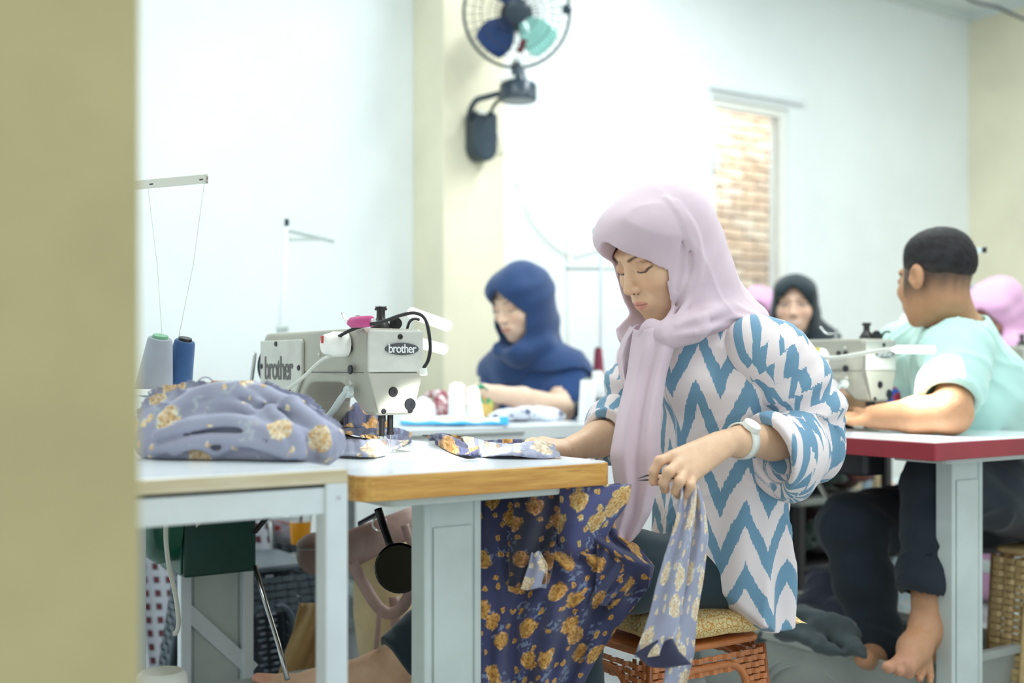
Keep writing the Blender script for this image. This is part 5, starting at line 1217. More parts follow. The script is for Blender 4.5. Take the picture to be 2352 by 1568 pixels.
for f_ in (.36, .93): b = MB(); q = a0+(a1-a0)*f_; b.cyl(q+V3((.003, -.0045, -.001)), q+V3((-.001, .004, -.001)), .003, n=10); obj('eyelet', b, M['dark_steel'], arm)
b = MB(); b.lathe(P(388, 905, 2.2), (0, 0, 1), [(0, .085), (.004, .088), (.010, .088), (.011, .082), (.006, .08), (.006, .001)], 30); b.tube([P(285, 905, 2.2), P(330, 905, 2.2)], .006, 10); obj('cone_tray', b, M['white_plastic'], s1, smooth=True)
b = MB(); b.tube([P(388, 906, 2.2), P(388, 906, 2.2)*np.array([1, 1, 0])+V3((0, 0, SZ))], .008, 10); obj('tray_post', b, M['white_metal'], s1, smooth=True)
b = MB(); q_ = P(388, 906, 2.2)
for q in (q_, pb_): b.cyl((q[0], q[1], SZ), (q[0], q[1], SZ+.006), .03, n=20)
obj('foot_plate', b, M['white_metal'], s1, bevel=.001)
tg = cone('thread_cone', 'grey thread cone with green core, on the left thread stand', P(352, 905, 2.19), P(368, 776, 2.17), .0355, .0225, fabric('grey_thread', (152, 156, 166), 260, .8, .06), plain('green_core', (120, 176, 140), .5))
tb = cone('thread_cone', 'blue thread cone beside the grey one on the left stand', P(400, 908, 2.24), P(425, 782, 2.22), .032, .0195, fabric('blue_thread', (58, 92, 140), 120, .8, .16), M['dark_steel'])
for par, p0, p1 in ((tg, P(372, 770, 2.17), P(340, 432, 2.14)), (tb, P(410, 776, 2.22), P(470, 416, 2.07))):
    b = MB(); b.tube([p0, (p0+p1)/2+V3((.004, 0, -.004)), p1], .0006, 6); obj('thread_end', b, M['cord_white'], par)
s2 = thing('thread_stand', 'white thread stand with folded triangular arm against the white wall', 'thread stand', P(645, 800, 3.6)*np.array([1, 1, 0])+V3((0, 0, TZ)))
b = MB(); b.tube([P(638, 885, 3.6), P(645, 755, 3.6), P(658, 520, 3.6)], .0085, 10); obj('pole', b, M['edge_white'], s2, smooth=2)
b = MB(); b.tube([P(658, 522, 3.6), P(659, 503, 3.6)], .0075, 10); obj('pole_cap', b, M['fan_black'], s2, smooth=True)
b = MB(); b.tube([P(636, 755, 3.6), P(662, 752, 3.6)], .012, 12); obj('pole_joint', b, M['leg_grey'], s2, smooth=True)
for y0, x1, y1, dd in ((530, 768, 555, 3.5), (550, 740, 548, 3.7)):
    b = MB(); p0, p1 = P(662, y0, 3.6), P(x1, y1, dd); b.obox((p0+p1)/2, (p1-p0)/2, (.0015, .003, 0), (0, 0, .006)); obj('thread_arm', b, M['leg_grey'], s2, bevel=.001)
s3 = thing('thread_stand', 'thread stand half hidden behind the dusty pink headscarf', 'thread stand', P(1380, 900, 4.1)*np.array([1, 1, 0]))
b = MB(); q_ = P(1380, 900, 4.1); b.tube([(q_[0], q_[1], .02), (q_[0], q_[1], EYE+(840-525)/F*4.1)], .0065, 10); b.cyl((q_[0], q_[1], 0), (q_[0], q_[1], .03), .12, n=24); obj('pole', b, M['edge_white'], s3, smooth=True)
b = MB(); b.tube([P(1300, 616, 4.05), P(1470, 616, 4.2)], .0065, 8); obj('thread_arm', b, M['leg_grey'], s3, smooth=2)
b = MB(); b.tube([P(1362, 531, 4.1), P(1382, 531, 4.1)], .012, 12); obj('pole_cap', b, M['fan_black'], s3, smooth=True)
b = MB(); b.lathe(P(1380, 866, 4.1), (0, 0, 1), [(0, .09), (.008, .09), (.0081, .001)], 26); obj('cone_tray', b, M['white_plastic'], s3, smooth=True)
cone('thread_cone', 'maroon thread cone standing behind the white cones', P(1375, 864, 4.06), P(1374, 800, 4.06), .021, .013, fabric('maroon_thread', (136, 60, 78), 260, .8, .06), M['dark_steel'])
s4 = thing('thread_stand', 'thread stand arm poking out beside the head of the mint shirt', 'thread stand', P(2190, 900, 3.5)*np.array([1, 1, 0])+V3((0, 0, TZ)))
q_ = P(2190, 900, 3.5); b = MB(); b.tube([(q_[0], q_[1], TZ), (q_[0], q_[1], EYE+(840-572)/F*3.5)], .008, 10); obj('pole', b, M['white_metal'], s4, smooth=2)
b = MB(); p0, p1 = P(2186, 580, 3.5), P(2260, 574, 3.4); b.obox((p0+p1)/2, (p1-p0)/2, (.001, .002, 0), (0, 0, .008)); am = obj('thread_arm', b, M['white_metal'], s4, bevel=.001)
b = MB(); b.obox(p1, (p1-p0)/14, (.0014, .0026, 0), (0, 0, .0078)); obj('arm_tip', b, M['dark_steel'], am)
s5 = thing('thread_stand', 'white thread hook just clearing the back of the pink headscarf', 'thread stand', P(1560, 900, 4.6)*np.array([1, 1, 0]))
q_ = P(1560, 900, 4.6); b = MB(); b.tube([(q_[0], q_[1], 0), (q_[0], q_[1], EYE+(840-560)/F*4.6)], .009, 10); obj('pole', b, M['edge_white'], s5, smooth=2)
b = MB(); b.tube([(q_[0], q_[1], EYE+(840-565)/F*4.6), P(1612, 545, 4.6), P(1640, 526, 4.6)], .006, 8); obj('thread_arm', b, M['leg_grey'], s5, smooth=2)

# ---- things on the back table
def ptz(px, d): p = P(px, 900, d); return np.array([p[0], p[1], TZ])
cone('thread_cone', 'tall white thread cone, left of the pair before the green packet', ptz(1048, 3.36), ptz(1050, 3.36)+V3((0, 0, .115)), .025, .022, M['white_cone'], M['white_plastic'])
cone('thread_cone', 'leaning white thread cone touching the green packet', ptz(1092, 3.42), ptz(1086, 3.42)+V3((0, 0, .105)), .027, .017, M['white_cone'], M['white_plastic'])
cone('thread_cone', 'white thread cone before the black tool, near the pink headscarf', ptz(1348, 3.50), ptz(1350, 3.50)+V3((0, 0, .125)), .026, .022, M['white_cone'], M['leg_dark'])
cone('thread_cone', 'shorter white thread cone standing on the black tool', ptz(1372, 3.75)+V3((0, 0, .060)), ptz(1372, 3.75)+V3((0, 0, .150)), .019, .017, M['white_cone'], M['leg_dark'])
tl_ = thing('black_tool', 'black hand tool lying on the back table behind white cones', 'tool', ptz(1375, 3.75))
b = MB(); b.tube([ptz(1318, 3.72)+V3((0, 0, .034)), ptz(1340, 3.72)+V3((0, 0, .034)), ptz(1405, 3.74)+V3((0, 0, .034))], [.022, .033, .033], 18); obj('tool_body', b, M['fan_black'], tl_, smooth=True)
b = MB(); b.tube([ptz(1400, 3.74)+V3((0, 0, .034)), ptz(1412, 3.74)+V3((0, 0, .034))], [.028, .026], 18); obj('tool_end', b, M['black'], tl_, smooth=True)
pk = thing('snack_packet', 'green and yellow packet standing among the white thread cones', 'packet', ptz(1112, 3.55))
t = NT('packet_print'); co = t.attr('puv').outputs['Vector']; sp_ = t.n('ShaderNodeSeparateXYZ', Vector=co); nn = t.noise(co, 6, 2)
col = t.mix(t.ramp(sp_.outputs[1], .55, .62), lin((226, 196, 110)), lin((40, 168, 122))); col = t.mix(t.ramp(t.math('ABSOLUTE', t.math('SUBTRACT', sp_.outputs[0], .9)), .07, .05), col, lin((206, 226, 120)))
col = t.mix(t.ramp(nn, .56, .6), col, lin((236, 160, 80))); b = MB()
def pkf(sg):
    def fn(u, v): e = max(0, (1-abs(2*u-1)**3)*(1-abs(2*v-1)**4))**.6; return ptz(1088+46*u, 3.55+.02*u)+V3((0, 0, .095*v*(1+.05*math.sin(u*7))))+sg*.012*e*V3((.56, .83, 0))
    return fn
for sg in (-1, 1): b.grid(pkf(sg), 12, 12, 0, lambda u, v: (u, v, 0))
obj('wrapper', b, t.fin(col, .3), pk, smooth=2)
b = MB(); b.tube([ptz(1092, 3.53)+V3((0, 0, .096)), ptz(1104, 3.54)+V3((0, 0, .108)), ptz(1118, 3.55)+V3((0, 0, .094))], [.009, .013, .008], 10, flat=.5); obj('crumpled_top', b, plain('packet_green', (30, 158, 112), .3), pk, smooth=2)
def heap(name, label, cat, blobs, rolls, mat, seed, amp=.004, freq=60, h=.0045, floor=None, k=.012, group=None):
    s = S(); pts = []
    for c, r in blobs: s.u(ell(c, r, RC), .02); pts.append(V3(c)-max(r)); pts.append(V3(c)+max(r))
    for pp, rr in rolls: q = spline(pp, 4); s.u(poly(q, np.interp(np.linspace(0, 1, len(q)), np.linspace(0, 1, len(rr)), rr)), k); pts += [x-max(rr) for x in q]+[x+max(rr) for x in q]
    s.disp(crease(seed+5, (.6, .2, .8), freq*.5, amp*1.6, 1.4)); s.disp(folds(seed, (.6, .3, .7), freq, amp*.8, 1.1)); s.disp(folds(seed+1, (-.5, .6, .4), freq*2.1, amp*.35, 1.1))
    if floor is not None: s.inter(lambda p: (floor-p[:, 2]).astype(f32), .002)
    a = np.array(pts); o = skin(name, s, a.min(0)-.02, a.max(0)+.02, h, mat)
    return tag(o, label, cat, group)
heap('cloth_heap', 'white and grey cloth under the hands of the navy headscarf', 'cloth', [(ptz(1225, 3.62)+V3((0, 0, .012)), (.10, .05, .032)), (ptz(1165, 3.55)+V3((0, 0, .01)), (.06, .04, .026))], [([ptz(1150, 3.5), ptz(1200, 3.5)+V3((0, 0, .03)), ptz(1270, 3.55)+V3((0, 0, .012))], [.01, .018, .012])],
     floral('grey_print', (222, 226, 236), (110, 116, 140), (90, 96, 124), (200, 206, 220), 26, .33, '3D'), 41, floor=TZ+.001)
heap('cloth_heap', 'cloth with dark red print lying right of the machine head', 'cloth', [(ptz(1012, 3.6)+V3((0, 0, .03)), (.03, .05, .058))], [([ptz(975, 3.62)+V3((0, 0, .075)), ptz(1000, 3.62)+V3((0, 0, .08)), ptz(1030, 3.62)+V3((0, 0, .078))], [.008, .011, .008])],
     floral('red_print', (150, 70, 82), (232, 218, 216), (206, 180, 182), (222, 210, 210), 26, .42, '3D'), 45, floor=TZ+.001)
heap('cloth_heap', 'small white cloth pile beside the red printed cloth', 'cloth', [(ptz(972, 3.55)+V3((0, 0, .022)), (.04, .05, .05))], [], fabric('white_cloth', (238, 240, 242), 500), 47, floor=TZ+.001)
bgp = thing('plastic_bag', 'white plastic bag with bright blue edge lying on the back table', 'bag', ptz(1040, 3.3))
def bagf(off):
    def fn(u, v): p = ptz(920+(1168-920)*u, 3.24+(.16-.05*u)*v); p[2] += .006+.018*math.sin(PI*v)*(1-.4*u)+.006*math.sin(u*23+v*9)*math.sin(PI*v)+off; return p
    return fn
t = NT('bag_film'); sp_ = t.n('ShaderNodeSeparateXYZ', Vector=t.attr('puv').outputs['Vector'])
edge = t.math('MAXIMUM', t.ramp(sp_.outputs[1], .16, .08), t.ramp(sp_.outputs[0], .90, .93)); col = t.mix(edge, lin((238, 244, 248)), lin((30, 164, 226)))
b = MB(); b.grid(bagf(0), 40, 14, 0, lambda u, v: (u, v, 0)); obj('bag_film', b, t.fin(col, .22), bgp, smooth=2, solid=.003)

# ---- things on and around the red edged table
bs_ = thing('basket', 'bright pink plastic basket on the red edged table behind the machine', 'basket', P(1905, 960, 3.55)*np.array([1, 1, 0])+V3((0, 0, TZ)))
pink = plain('basket_pink', (226, 60, 150), .3, var=.06); cb = P(1895, 900, 3.5); b = MB(); zt = EYE-(868-HY)/F*3.5
for z0, z1, sc0, sc1, th in ((TZ+.002, zt-.012, .8, 1, 1), (zt-.012, zt, 1.06, 1.06, 1)):
    for inner in (1, .96):
        lo = rounded(-.085*sc0*inner, .085*sc0*inner, -.055*sc0*inner, .055*sc0*inner, .02); hi = rounded(-.085*sc1*inner, .085*sc1*inner, -.055*sc1*inner, .055*sc1*inner, .02); n = len(lo)
        b.add([tuple(np.array([cb[0], cb[1], 0])+RC@np.array([x, y, 0])+V3((0, 0, z0))) for x, y in lo]+[tuple(np.array([cb[0], cb[1], 0])+RC@np.array([x, y, 0])+V3((0, 0, z1))) for x, y in hi], [(i, (i+1)%n, n+(i+1)%n, n+i) for i in range(n)])
b.box(cb[0]-.04, cb[0]+.04, cb[1]-.04, cb[1]+.04, TZ+.001, TZ+.004); obj('basket_wall', b, pink, bs_, smooth=True)
heap('cloth_heap', 'small white cloth hanging over the pink basket', 'cloth', [(P(1912, 880, 3.42), (.022, .02, .022)), (P(1918, 902, 3.40), (.014, .014, .025))], [], fabric('white_cloth_b', (240, 240, 244), 500), 51, amp=.002)
heap('cloth_heap', 'black cloth bunched beside the needle of the right machine', 'cloth', [(P(1905, 962, 3.12), (.035, .05, .035))], [([P(1878, 918, 3.15), P(1905, 920, 3.12), P(1935, 948, 3.10), P(1955, 978, 3.1)], [.012, .018, .016, .008]), ([P(1880, 950, 3.1), P(1920, 965, 3.08), P(1960, 982, 3.08)], [.014, .014, .006])], fabric('black_cloth', (34, 36, 44), 500), 53, floor=TZ+.001)
heap('cloth_heap', 'small red and blue scraps right of the right machine head', 'cloth', [(P(2052, 915, 3.3), (.018, .02, .035))], [], floral('scrap_print', (44, 92, 176), (160, 40, 60), (120, 30, 50), (44, 92, 176), 22, .42, '3D'), 55, amp=.002, floor=TZ+.001)
heap('cloth_heap', 'tall pale pile of cloth on the far table behind the mint shirt', 'cloth', [(P(2092, 800, 4.5), (.045, .06, .16)), (P(2085, 760, 4.5), (.035, .05, .05))], [], floral('pale_print', (236, 236, 234), (226, 206, 206), (214, 190, 190), (226, 226, 226), 14, .3, '3D'), 57, floor=TZ+.001)
b = MB(); b.box(XR-.012, XR, 4.10, 4.34, 1.06, 1.42); wp = tag(obj('wall_panel', b, M['white_plastic'], bevel=.004), 'white wall panel with blue stripe behind the head of the mint shirt', 'panel')
b = MB(); b.box(XR-.0135, XR-.0115, 4.10, 4.34, 1.375, 1.395); obj('blue_stripe', b, plain('stripe_blue', (30, 150, 190), .4), wp)

# ---- fan on the pilaster
fn_ = thing('wall_fan', 'black wall fan with round wire cage mounted on the cream pilaster', 'fan', P(1105, 300, 4.95)*np.array([1, 0, 1])+V3((0, yc, 0)))
mc = P(1104, 310, 4.82); mc[1] = yc
b = MB(); prof = []
for a in np.linspace(0, PI, 13): prof.append((.058*math.cos(a+PI), -.105+.058*math.sin(a+PI)*1.0))
poly_ = [(.058*math.cos(a), -.052+.06*math.sin(a)) for a in np.linspace(PI, 2*PI, 13)]+[(.058, .08), (.046, .092), (-.046, .092), (-.058, .08)]
b.prism(poly_, lambda x, z, s: (mc[0]+x, yc-.001 if s else yc-.075, mc[2]+z)); obj('wall_mount', b, M['fan_black'], fn_, bevel=.012, seg=3)
b = MB(); b.box(mc[0]-.045, mc[0]+.0, yc-.079, yc-.07, mc[2]+.075, mc[2]+.09); obj('mount_label', b, M['white_plastic'], fn_, bevel=.001)
dF = 4.60; pb0, pb1 = P(1146, 205, dF), P(1236, 205, dF)
b = MB(); b.tube(spline([mc+V3((-.05, -.05, .05)), P(1078, 262, 4.75), P(1092, 232, 4.70), P(1120, 222, 4.66), P(1150, 214, 4.62)], 6), .012, 10); obj('fan_arm', b, M['fan_black'], fn_, smooth=2)
b = MB(); b.tube(spline([mc+V3((.035, -.05, .08)), P(1133, 245, 4.72), P(1150, 225, 4.66)], 6), .008, 8); obj('power_lead', b, M['black'], fn_, smooth=2)
b = MB(); cM = P(1190, 205, dF); b.lathe(cM-V3((0, 0, .048)), (0, 0, 1), [(0, .070), (.004, .074), (.062, .074), (.072, .066), (.078, .04), (.1, .030), (.12, .028), (.121, .001)], 26); obj('swivel_base', b, M['fan_black'], fn_, smooth=True)
b = MB(); b.cyl(P(1150, 180, 4.55), P(1150, 180, 4.53), .012, n=14); b.tube([P(1148, 182, 4.52), P(1182, 176, 4.52)], .007, 10); obj('speed_knob', b, M['white_plastic'], fn_)
cF = P(1187, 30, 4.60); nF = V3((0, 0, EYE-.35))+V3((.25, .2, 0))-cF; nF[2] *= .55; nF /= np.linalg.norm(nF)
e1 = np.cross(nF, (0, 0, 1.)); e1 /= np.linalg.norm(e1); e2 = np.cross(e1, nF); RF = .208
def ring(r, off): return [cF+nF*off+r*(math.cos(a)*e1+math.sin(a)*e2) for a in np.linspace(0, 2*PI, 49)]
b = MB(); b.tube(ring(RF, 0), .0065, 8, False); obj('cage_rim', b, M['fan_black'], fn_, smooth=2)
wires = MB()
for off, rr in ((.058, .08), (.046, .14), (-.072, .11), (-.05, .17)): wires.tube(ring(rr, off), .0016, 5, False)
for k in range(72):
    a = 2*PI*k/72; dr = math.cos(a)*e1+math.sin(a)*e2
    wires.tube([cF+nF*.062+dr*.035, cF+nF*.050+dr*.13, cF+nF*.022+dr*.19, cF+dr*RF], .0011, 4, False)
    if k % 2 == 0: wires.tube([cF-nF*.080+dr*.06, cF-nF*.074+dr*.14, cF-nF*.045+dr*.195, cF+dr*RF], .0011, 4, False)
wg = obj('cage_wires', wires, M['dark_steel'], fn_, smooth=2); wg['kind'] = 'stuff'
b = MB(); b.lathe(cF+nF*.056, nF, [(0, .045), (.008, .045), (.011, .038), (.0111, .001)], 28); obj('cage_badge', b, M['fan_black'], fn_, smooth=True)
b = MB(); b.lathe(cF-nF*.19, nF, [(0, .045), (.01, .062), (.10, .066), (.12, .05), (.121, .001)], 28); obj('motor', b, M['fan_black'], fn_, smooth=True)
b = MB(); b.lathe(cF-nF*.05, nF, [(0, .038), (.05, .038), (.06, .028), (.0601, .001)], 24); obj('blade_hub', b, M['fan_black'], fn_, smooth=True)
t = NT('blade_blue'); t.b.inputs['Transmission Weight'].default_value = .25; blade_m = t.fin(lin((48, 84, 150)), .18, 0, .6)
t = NT('blade_glint'); t.b.inputs['Transmission Weight'].default_value = .4; blade_a = t.fin(lin((170, 232, 222)), .1, 0, .8)  # bright highlight on a blue blade, painted in as pale aqua
for k, (a0, mt_) in enumerate(((-.85, blade_m), (-2.35, blade_a), (1.25, blade_m))):
    b = MB()
    def bl(u, v):
        r = .03+.155*v; wdt = .35+.75*math.sin(PI*min(1, .25+v*.65)); a = a0+(u-.5)*wdt*1.15; tw = (u-.5)*.055
        return cF-nF*(.02-tw)+r*(math.cos(a)*e1+math.sin(a)*e2)
    b.grid(bl, 14, 12); obj('blade', b, mt_, fn_, smooth=2, solid=.002)
b = MB(); b.obox(cF+nF*.008+(-.02)*e1+(-.125)*e2, e1*.012+e2*.004, e2*.026-e1*.01, nF*.001); obj('warning_tag', b, plain('tag_maroon', (120, 56, 66), .5), fn_)
b = MB(); b.tube([cF-nF*.06-e2*(RF-.01), cM+V3((0, 0, .07))], .024, 14); obj('neck_post', b, M['fan_black'], fn_, smooth=2)
jn = cF+e1*RF+e2*.0; b = MB(); j2 = P(1302, 22, 4.55); b.lathe(j2-nF*.012, nF, [(0, .018), (.02, .02), (.026, .014), (.0261, .001)], 16); obj('cage_clip', b, M['fan_black'], fn_, smooth=True)
fc = [P(1142, 300, 4.93), P(1152, 345, 4.93)]
def wallp(px, py, Y): x = xat(px, Y); d = SA*x+CA*Y; return np.array([x, Y, EYE-(py-HY)/F*d])
b = MB(); b.tube(spline([wallp(1140, 290, yc-.01), wallp(1154, 350, yc-.008)]+[wallp(x, y, YW-.012) for x, y in ((1190, 420), (1215, 490), (1255, 545), (1308, 583), (1360, 575), (1420, 560))], 6), .0042, 8)
tag(obj('fan_cable', b, M['white_plastic'], smooth=2), 'thin white cable sagging along the wall below the fan', 'cable')

# ---- under the tables, left
t = NT('square_print'); co = t.attr('puv').outputs['Vector']; mp = t.n('ShaderNodeVectorMath', {'operation': 'ADD'}, i0=co, i1=t.n('ShaderNodeVectorMath', {'operation': 'SCALE'}, i0=t.n('ShaderNodeTexNoise', Vector=co, Scale=9.0).outputs['Color'], Scale=.006).outputs[0])
sp_ = t.n('ShaderNodeSeparateXYZ', Vector=mp.outputs[0]); cell = .037
fx = t.math('ABSOLUTE', t.math('SUBTRACT', t.math('FRACT', t.math('DIVIDE', sp_.outputs[0], cell)), .5)); fy = t.math('ABSOLUTE', t.math('SUBTRACT', t.math('FRACT', t.math('DIVIDE', sp_.outputs[1], cell*1.05)), .5))
m_ = t.ramp(t.math('MAXIMUM', fx, fy), .27, .23); m2 = t.ramp(t.math('MAXIMUM', fx, fy), .12, .09)
sqm = t.fin(t.mix(m2, t.mix(m_, lin((176, 180, 188)), lin((66, 32, 42))), lin((120, 40, 54))), .9)
pc_ = thing('patterned_cloth', 'white cloth printed with dark red squares hanging behind the green motor', 'cloth', P(490, 1560, 3.37))
b = sheet([(1195, 310, 612, 3.40, 3.40), (1300, 318, 628, 3.38, 3.38), (1420, 330, 640, 3.37, 3.37), (1560, 345, 655, 3.36, 3.36)], lambda u, v: (0, 0, .022*math.sin(u*15+v*1.2)+.008*math.sin(u*31)), 50, 30, .42, .46)
obj('hanging_fall', b, sqm, pc_, smooth=2, solid=.002)
rk = thing('clothes_rail', 'thin rail behind the green motor that carries the patterned cloth', 'rail', (P(450, 1190, 3.425)[0], P(450, 1190, 3.425)[1], 0))
p0, p1 = P(300, 1196, 3.425), P(622, 1196, 3.425); b = MB(); b.tube([p0, p1], .008, 10); obj('rail', b, M['steel'], rk, smooth=2)
for q in (p0, p1): b = MB(); b.tube([q, (q[0], q[1], 0)], .010, 10); obj('post', b, M['steel'], rk, smooth=2)
heap('clothes_heap', 'red and grey clothes heaped on the farther slate stool', 'clothes', [(P(632, 1222, 3.5), (.06, .06, .035)), (P(665, 1226, 3.5), (.05, .05, .022)), (P(600, 1210, 3.5), (.035, .04, .03))], [], floral('red_clothes', (150, 150, 160), (170, 40, 50), (120, 26, 40), (196, 60, 50), 10, .42, '3D'), 61, amp=.004)
ck = thing('drink_cup', 'clear plastic cup of amber tea with dark straw on a stool', 'cup', P(690, 1248, 3.1))
q_ = P(690, 1248, 3.1); t = NT('amber_drink'); amb = t.fin(lin((226, 150, 20)), .15, 0, .5)
b = MB(); b.lathe(q_, (0, 0, 1), [(0, .024), (.002, .025), (.058, .029), (.0581, .001)], 22); obj('drink', b, amb, ck, smooth=True)
t = NT('clear_plastic'); t.b.inputs['Transmission Weight'].default_value = .9; clr = t.fin(lin((244, 246, 246)), .05, 0, .5)
b = MB(); b.lathe(q_-V3((0, 0, .001)), (0, 0, 1), [(.059, .0295), (.115, .034), (.1151, .0335), (.0592, .029)], 22); obj('cup_wall', b, clr, ck, smooth=True)
b = MB(); b.tube([q_+V3((0, 0, .05)), q_+V3((.012, 0, .15))], .004, 8); obj('straw', b, M['black'], ck, smooth=2)
# bags on the nearer stool
mauve = plain('bag_mauve', (184, 156, 148), .6, var=.08, scale=20, bump=.2); knit = fabric('knit_cream', (230, 212, 168), 240, .9, .08, .2, 1.0)
pu = thing('handbag', 'round bottomed brown mauve handbag on the slate stool', 'bag', P(720, 1300, 2.75)); s = S(); s.u(ell(P(725, 1272, 2.78), (.045, .05, .05), RC), 0); s.u(ell(P(725, 1250, 2.78), (.046, .05, .018), RC), .01); s.disp(folds(71, (.5, .1, .8), 60, .0015, 1))
skin('bag_body', s, P(725, 1265, 2.78)-.12, P(725, 1265, 2.78)+.12, .004, plain('bag_brown', (136, 112, 104), .6, var=.08, bump=.2), pu)
b = MB(); b.tube([P(680, 1262, 2.735), P(725, 1262, 2.72), P(770, 1262, 2.735)], .0012, 6); obj('bag_seam', b, M['leg_dark'], pu, smooth=2)
bp = thing('backpack', 'cream knitted backpack with mauve top and straps behind the knee pad', 'backpack', P(880, 1500, 2.66))
s = S(); s.u(poly([P(880, 1275, 2.74), P(895, 1400, 2.74), P(905, 1480, 2.74)], [.070, .085, .085]), 0); s.u(ell(P(880, 1240, 2.74), (.08, .05, .03), RC), .02); s.disp(folds(73, (.9, -.3, .2), 48, .003, 1.0)); s.inter(lambda p: (P(0, 1530, 2.7)[2]-p[:, 2]).astype(f32), .01)
skin('bag_body', s, P(890, 1380, 2.74)-.3, P(890, 1380, 2.74)+.3, .005, knit, bp)
b = MB()
def flap(u, v): x = 792+u*160; yt = 1222-u*60+v*(92-22*u); return P(x, yt, 2.66-.02*math.sin(PI*u)-.014*math.sin(PI*v)+.05*(1-v)*.6)
b.grid(flap, 20, 10); obj('top_flap', b, mauve, bp, smooth=2, solid=.006)
b = MB(); p0, p1 = P(822, 1203, 2.645), P(864, 1180, 2.645); b.obox((p0+p1)/2, (p1-p0)/2, (.002, .003, 0), (0, 0, .005)); zp = obj('zip_tape', b, plain('zip_navy', (30, 38, 52), .5), bp)
for k in range(14): q = p0+(p1-p0)*(k+.5)/14; b = MB(); b.obox(q+V3((-.002, -.004, -.004)), (.001, 0, .0005), (0, .0015, 0), (0, 0, .0025)); obj('zip_tooth', b, M['steel'], zp)
b = MB(); rc_ = P(872, 1203, 2.625); b.tube([rc_+.016*(math.cos(a)*V3((CA, -SA, 0))+math.sin(a)*V3((0, 0, 1))) for a in np.linspace(0, 2*PI, 21)], .0022, 8, False); obj('buckle_ring', b, M['chrome'], bp, smooth=2)
def strap(pix, w, d, name='strap', mat=None):
    pts = spline([P(x, y, dd) for (x, y), dd in zip(pix, d)], 6); b = MB(); n = len(pts)
    def fn(u, v): i = min(int(u*(n-1)+.5), n-1); t_ = pts[min(i+1, n-1)]-pts[max(i-1, 0)]; sd = np.cross(t_, V3((SA, CA, 0))); sd /= np.linalg.norm(sd)+1e-9; return pts[i]+sd*(v-.5)*w+V3((SA, CA, 0))*(-.004*math.sin(PI*v))
    b.grid(fn, n-1, 3); return obj(name, b, mat or mauve, bp, smooth=2, solid=.003)
strap([(808, 1290), (832, 1335), (866, 1390), (895, 1408), (925, 1392), (948, 1350)], .026, [2.62, 2.61, 2.60, 2.60, 2.60, 2.60])
strap([(905, 1370), (910, 1430), (915, 1500)], .022, [2.64, 2.63, 2.63])
strap([(872, 1400), (868, 1450), (862, 1515)], .009, [2.63, 2.63, 2.63])
strap([(930, 1205), (942, 1240), (955, 1270)], .018, [2.63, 2.62, 2.62])
tb_ = sheet([(1385, 690, 760, 2.80, 2.80), (1440, 676, 760, 2.78, 2.80), (1500, 655, 760, 2.76, 2.78), (1580, 630, 760, 2.74, 2.76)], lambda u, v: (0, 0, .016*math.sin(u*9+v*4)), 20, 24)
tag(obj('canvas_bag', tb_, fabric('canvas_tan', (178, 146, 98), 300), smooth=2, solid=.004), 'tan canvas bag slumped below the slate stool', 'bag')
wb_ = thing('waste_bin', 'rounded white plastic bin at the bottom left corner', 'bin', (*P(372, 1540, 1.95)[:2], 0)); q_ = P(372, 1540, 1.95); zt = q_[2]
b = MB(); b.lathe((q_[0], q_[1], 0), (0, 0, 1), [(0, .036), (zt-.02, .042), (zt-.006, .040), (zt, .034), (zt+.001, .001)], 26); obj('bin_body', b, M['white_plastic'], wb_, smooth=True)
b = MB(); b.tube(spline([P(384, 1140, 2.3), P(381, 1230, 2.3), P(388, 1300, 2.3), P(402, 1360, 2.3), P(410, 1425, 2.3), P(405, 1452, 2.3), P(398, 1455, 2.3)], 6), .0048, 8); tag(obj('looped_cable', b, M['cord_white'], smooth=2), 'white cable with looped end hanging left of the green motor', 'cable')

# ---- under the red edged table
tub = thing('plastic_tub', 'large grey plastic tub full of dark cloth under the red edged table', 'tub', (2.62, 2.15, 0)); zr = .205
grey = plain('tub_grey', (168, 174, 168), .4, var=.05, scale=8); b = MB(); xc, ycn, hx, hy = 2.60, 2.185, .255, .40
def trect(sc_, z): return [(xc+x, ycn+y, z) for x, y in rounded(-hx*sc_, hx*sc_, -hy*sc_, hy*sc_, .06)]
loops = [trect(.90, .004), trect(1.0, zr-.02), trect(1.035, zr-.02), trect(1.035, zr), trect(.985, zr), trect(.89, .012)]; n = len(loops[0])
b.add([p for L in loops for p in L], [(i*n+k, i*n+(k+1)%n, (i+1)*n+(k+1)%n, (i+1)*n+k) for i in range(5) for k in range(n)]+[tuple(range(n))[::-1], tuple(5*n+k for k in range(n))]); obj('tub_shell', b, grey, tub, smooth=True)
b = MB(); xf = xc-hx*.955
for rr in (.16, .185): b.tube([(xf-.002-.02*(1-math.sin(a))*0, 2.10+rr*math.cos(a), .02+.115*math.sin(a)*rr/.16) for a in np.linspace(.25, PI-.25, 18)], .0025, 6)
obj('moulded_arc', b, grey, tub, smooth=2)
heap('clothes_heap', 'dark grey green cloth spilling over the grey tub rim', 'clothes', [((2.55, 2.25, .185), (.22, .16, .07)), ((2.60, 2.0, .18), (.16, .14, .06)), ((2.62, 2.42, .16), (.14, .10, .08))],
     [([P(1790, 1420, 2.95), P(1860, 1425, 2.93), P(1930, 1460, 2.88), P(1985, 1505, 2.82)], [.02, .034, .030, .014]), ([P(1795, 1450, 2.92), P(1850, 1462, 2.88), P(1900, 1490, 2.86), P(1940, 1500, 2.85)], [.015, .024, .020, .012])], fabric('cloth_greygreen', (78, 88, 90), 500, var=.1), 81, amp=.009, freq=40, h=.005, k=.006)
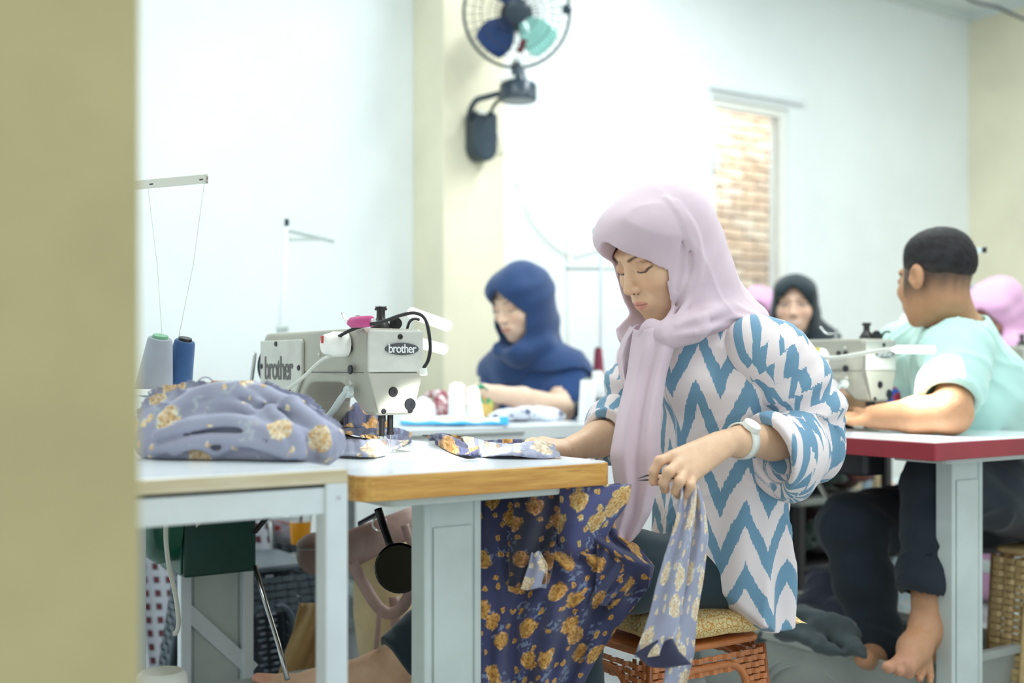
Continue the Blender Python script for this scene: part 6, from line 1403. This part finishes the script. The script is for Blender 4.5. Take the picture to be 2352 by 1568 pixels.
heap('clothes_heap', 'tall dark blue grey cloth leaning behind the grey tub', 'clothes', [(P(1890, 1400, 3.32), (.06, .06, .12)), (P(1930, 1440, 3.25), (.07, .06, .09)), (P(1850, 1440, 3.3), (.05, .05, .09))], [], fabric('cloth_slate', (72, 76, 92), 500, var=.1), 83, amp=.006, freq=40, h=.006)
rack = thing('storage_rack', 'dark storage rack full of bundles behind the zigzag tunic', 'rack', (3.08, 2.72, 0)); rx0, rx1, ry0, ry1 = 2.87, 3.30, 2.61, 2.84
dk = plain('rack_dark', (46, 44, 46), .5, var=.1)
for x in (rx0, rx1):
    for y in (ry0, ry1): b = MB(); b.box(x-.014, x+.014, y-.014, y+.014, 0, .70); obj('post', b, dk, rack, bevel=.002)
for z in (.06, .27, .48, .685): b = MB(); b.box(rx0-.02, rx1+.02, ry0-.02, ry1+.02, z-.008, z+.008); obj('shelf', b, M['leg_dark'] if z == .48 else dk, rack, bevel=.002)
b = MB(); b.box(rx0, rx1, ry1+.016, ry1+.022, .02, .69); obj('back_panel', b, dk, rack)
bcol = ((92, 40, 44, 'dark red'), (60, 52, 48, 'brown black'), (112, 70, 54, 'rust brown'), (44, 62, 54, 'dark green'), (84, 46, 52, 'maroon'), (52, 56, 70, 'slate blue'), (130, 84, 66, 'copper brown'), (40, 56, 50, 'bottle green'), (96, 52, 46, 'brick red'))
lv = ('lowest', 'middle', 'upper'); ps = ('left end', 'middle', 'right end')
for i, (r_, g_, b_, nm) in enumerate(bcol):
    z = (.08, .29, .50)[i//3]; x = rx0+.075+.140*(i % 3); heap('cloth_bundle', '%s cloth bundle at the %s of the %s shelf in the dark rack' % (nm, ps[i % 3], lv[i//3]), 'cloth bundle', [((x, 2.73, z+.07), (.062, .10, .072))], [([(x-.055, 2.64, z+.04+.02*k), (x, 2.63, z+.05+.03*k), (x+.055, 2.65, z+.04+.03*k)], [.012, .016, .012]) for k in range(3)], fabric('bundle_%d' % i, (r_, g_, b_), 400, var=.15), 90+i, amp=.005, h=.007, floor=z-.012, group='cloth bundles in the rack')
for i, (x0_, x1_, c_, nm) in enumerate(((1958, 1978, (222, 206, 176), 'cream'), (1980, 2002, (176, 196, 214), 'pale blue'), (2004, 2026, (196, 178, 140), 'tan'))):
    p0, p1 = P(x0_, 1200, 4.3), P(x1_, 1200, 4.3); b = MB()
    b.tube([((p0+p1)[0]/2, (p0+p1)[1]/2, .0), ((p0+p1)[0]/2, (p0+p1)[1]/2, .55)], .018, 16); tag(obj('fabric_roll', b, fabric('roll_%d' % i, c_, 400), smooth=True), '%s fabric roll standing upright behind the dark trousered knee' % nm, 'fabric roll', 'upright fabric rolls')
heap('clothes_heap', 'pale flowered cloth low behind the dark trousered knee', 'clothes', [(P(2065, 1130, 4.2), (.07, .06, .05)), (P(2060, 1200, 4.2)*np.array([1, 1, 0])+V3((0, 0, .2)), (.09, .08, .24))], [], floral('pale_print_b', (170, 186, 190), (226, 206, 190), (206, 160, 140), (220, 220, 214), 14, .36, '3D'), 111, floor=.001)
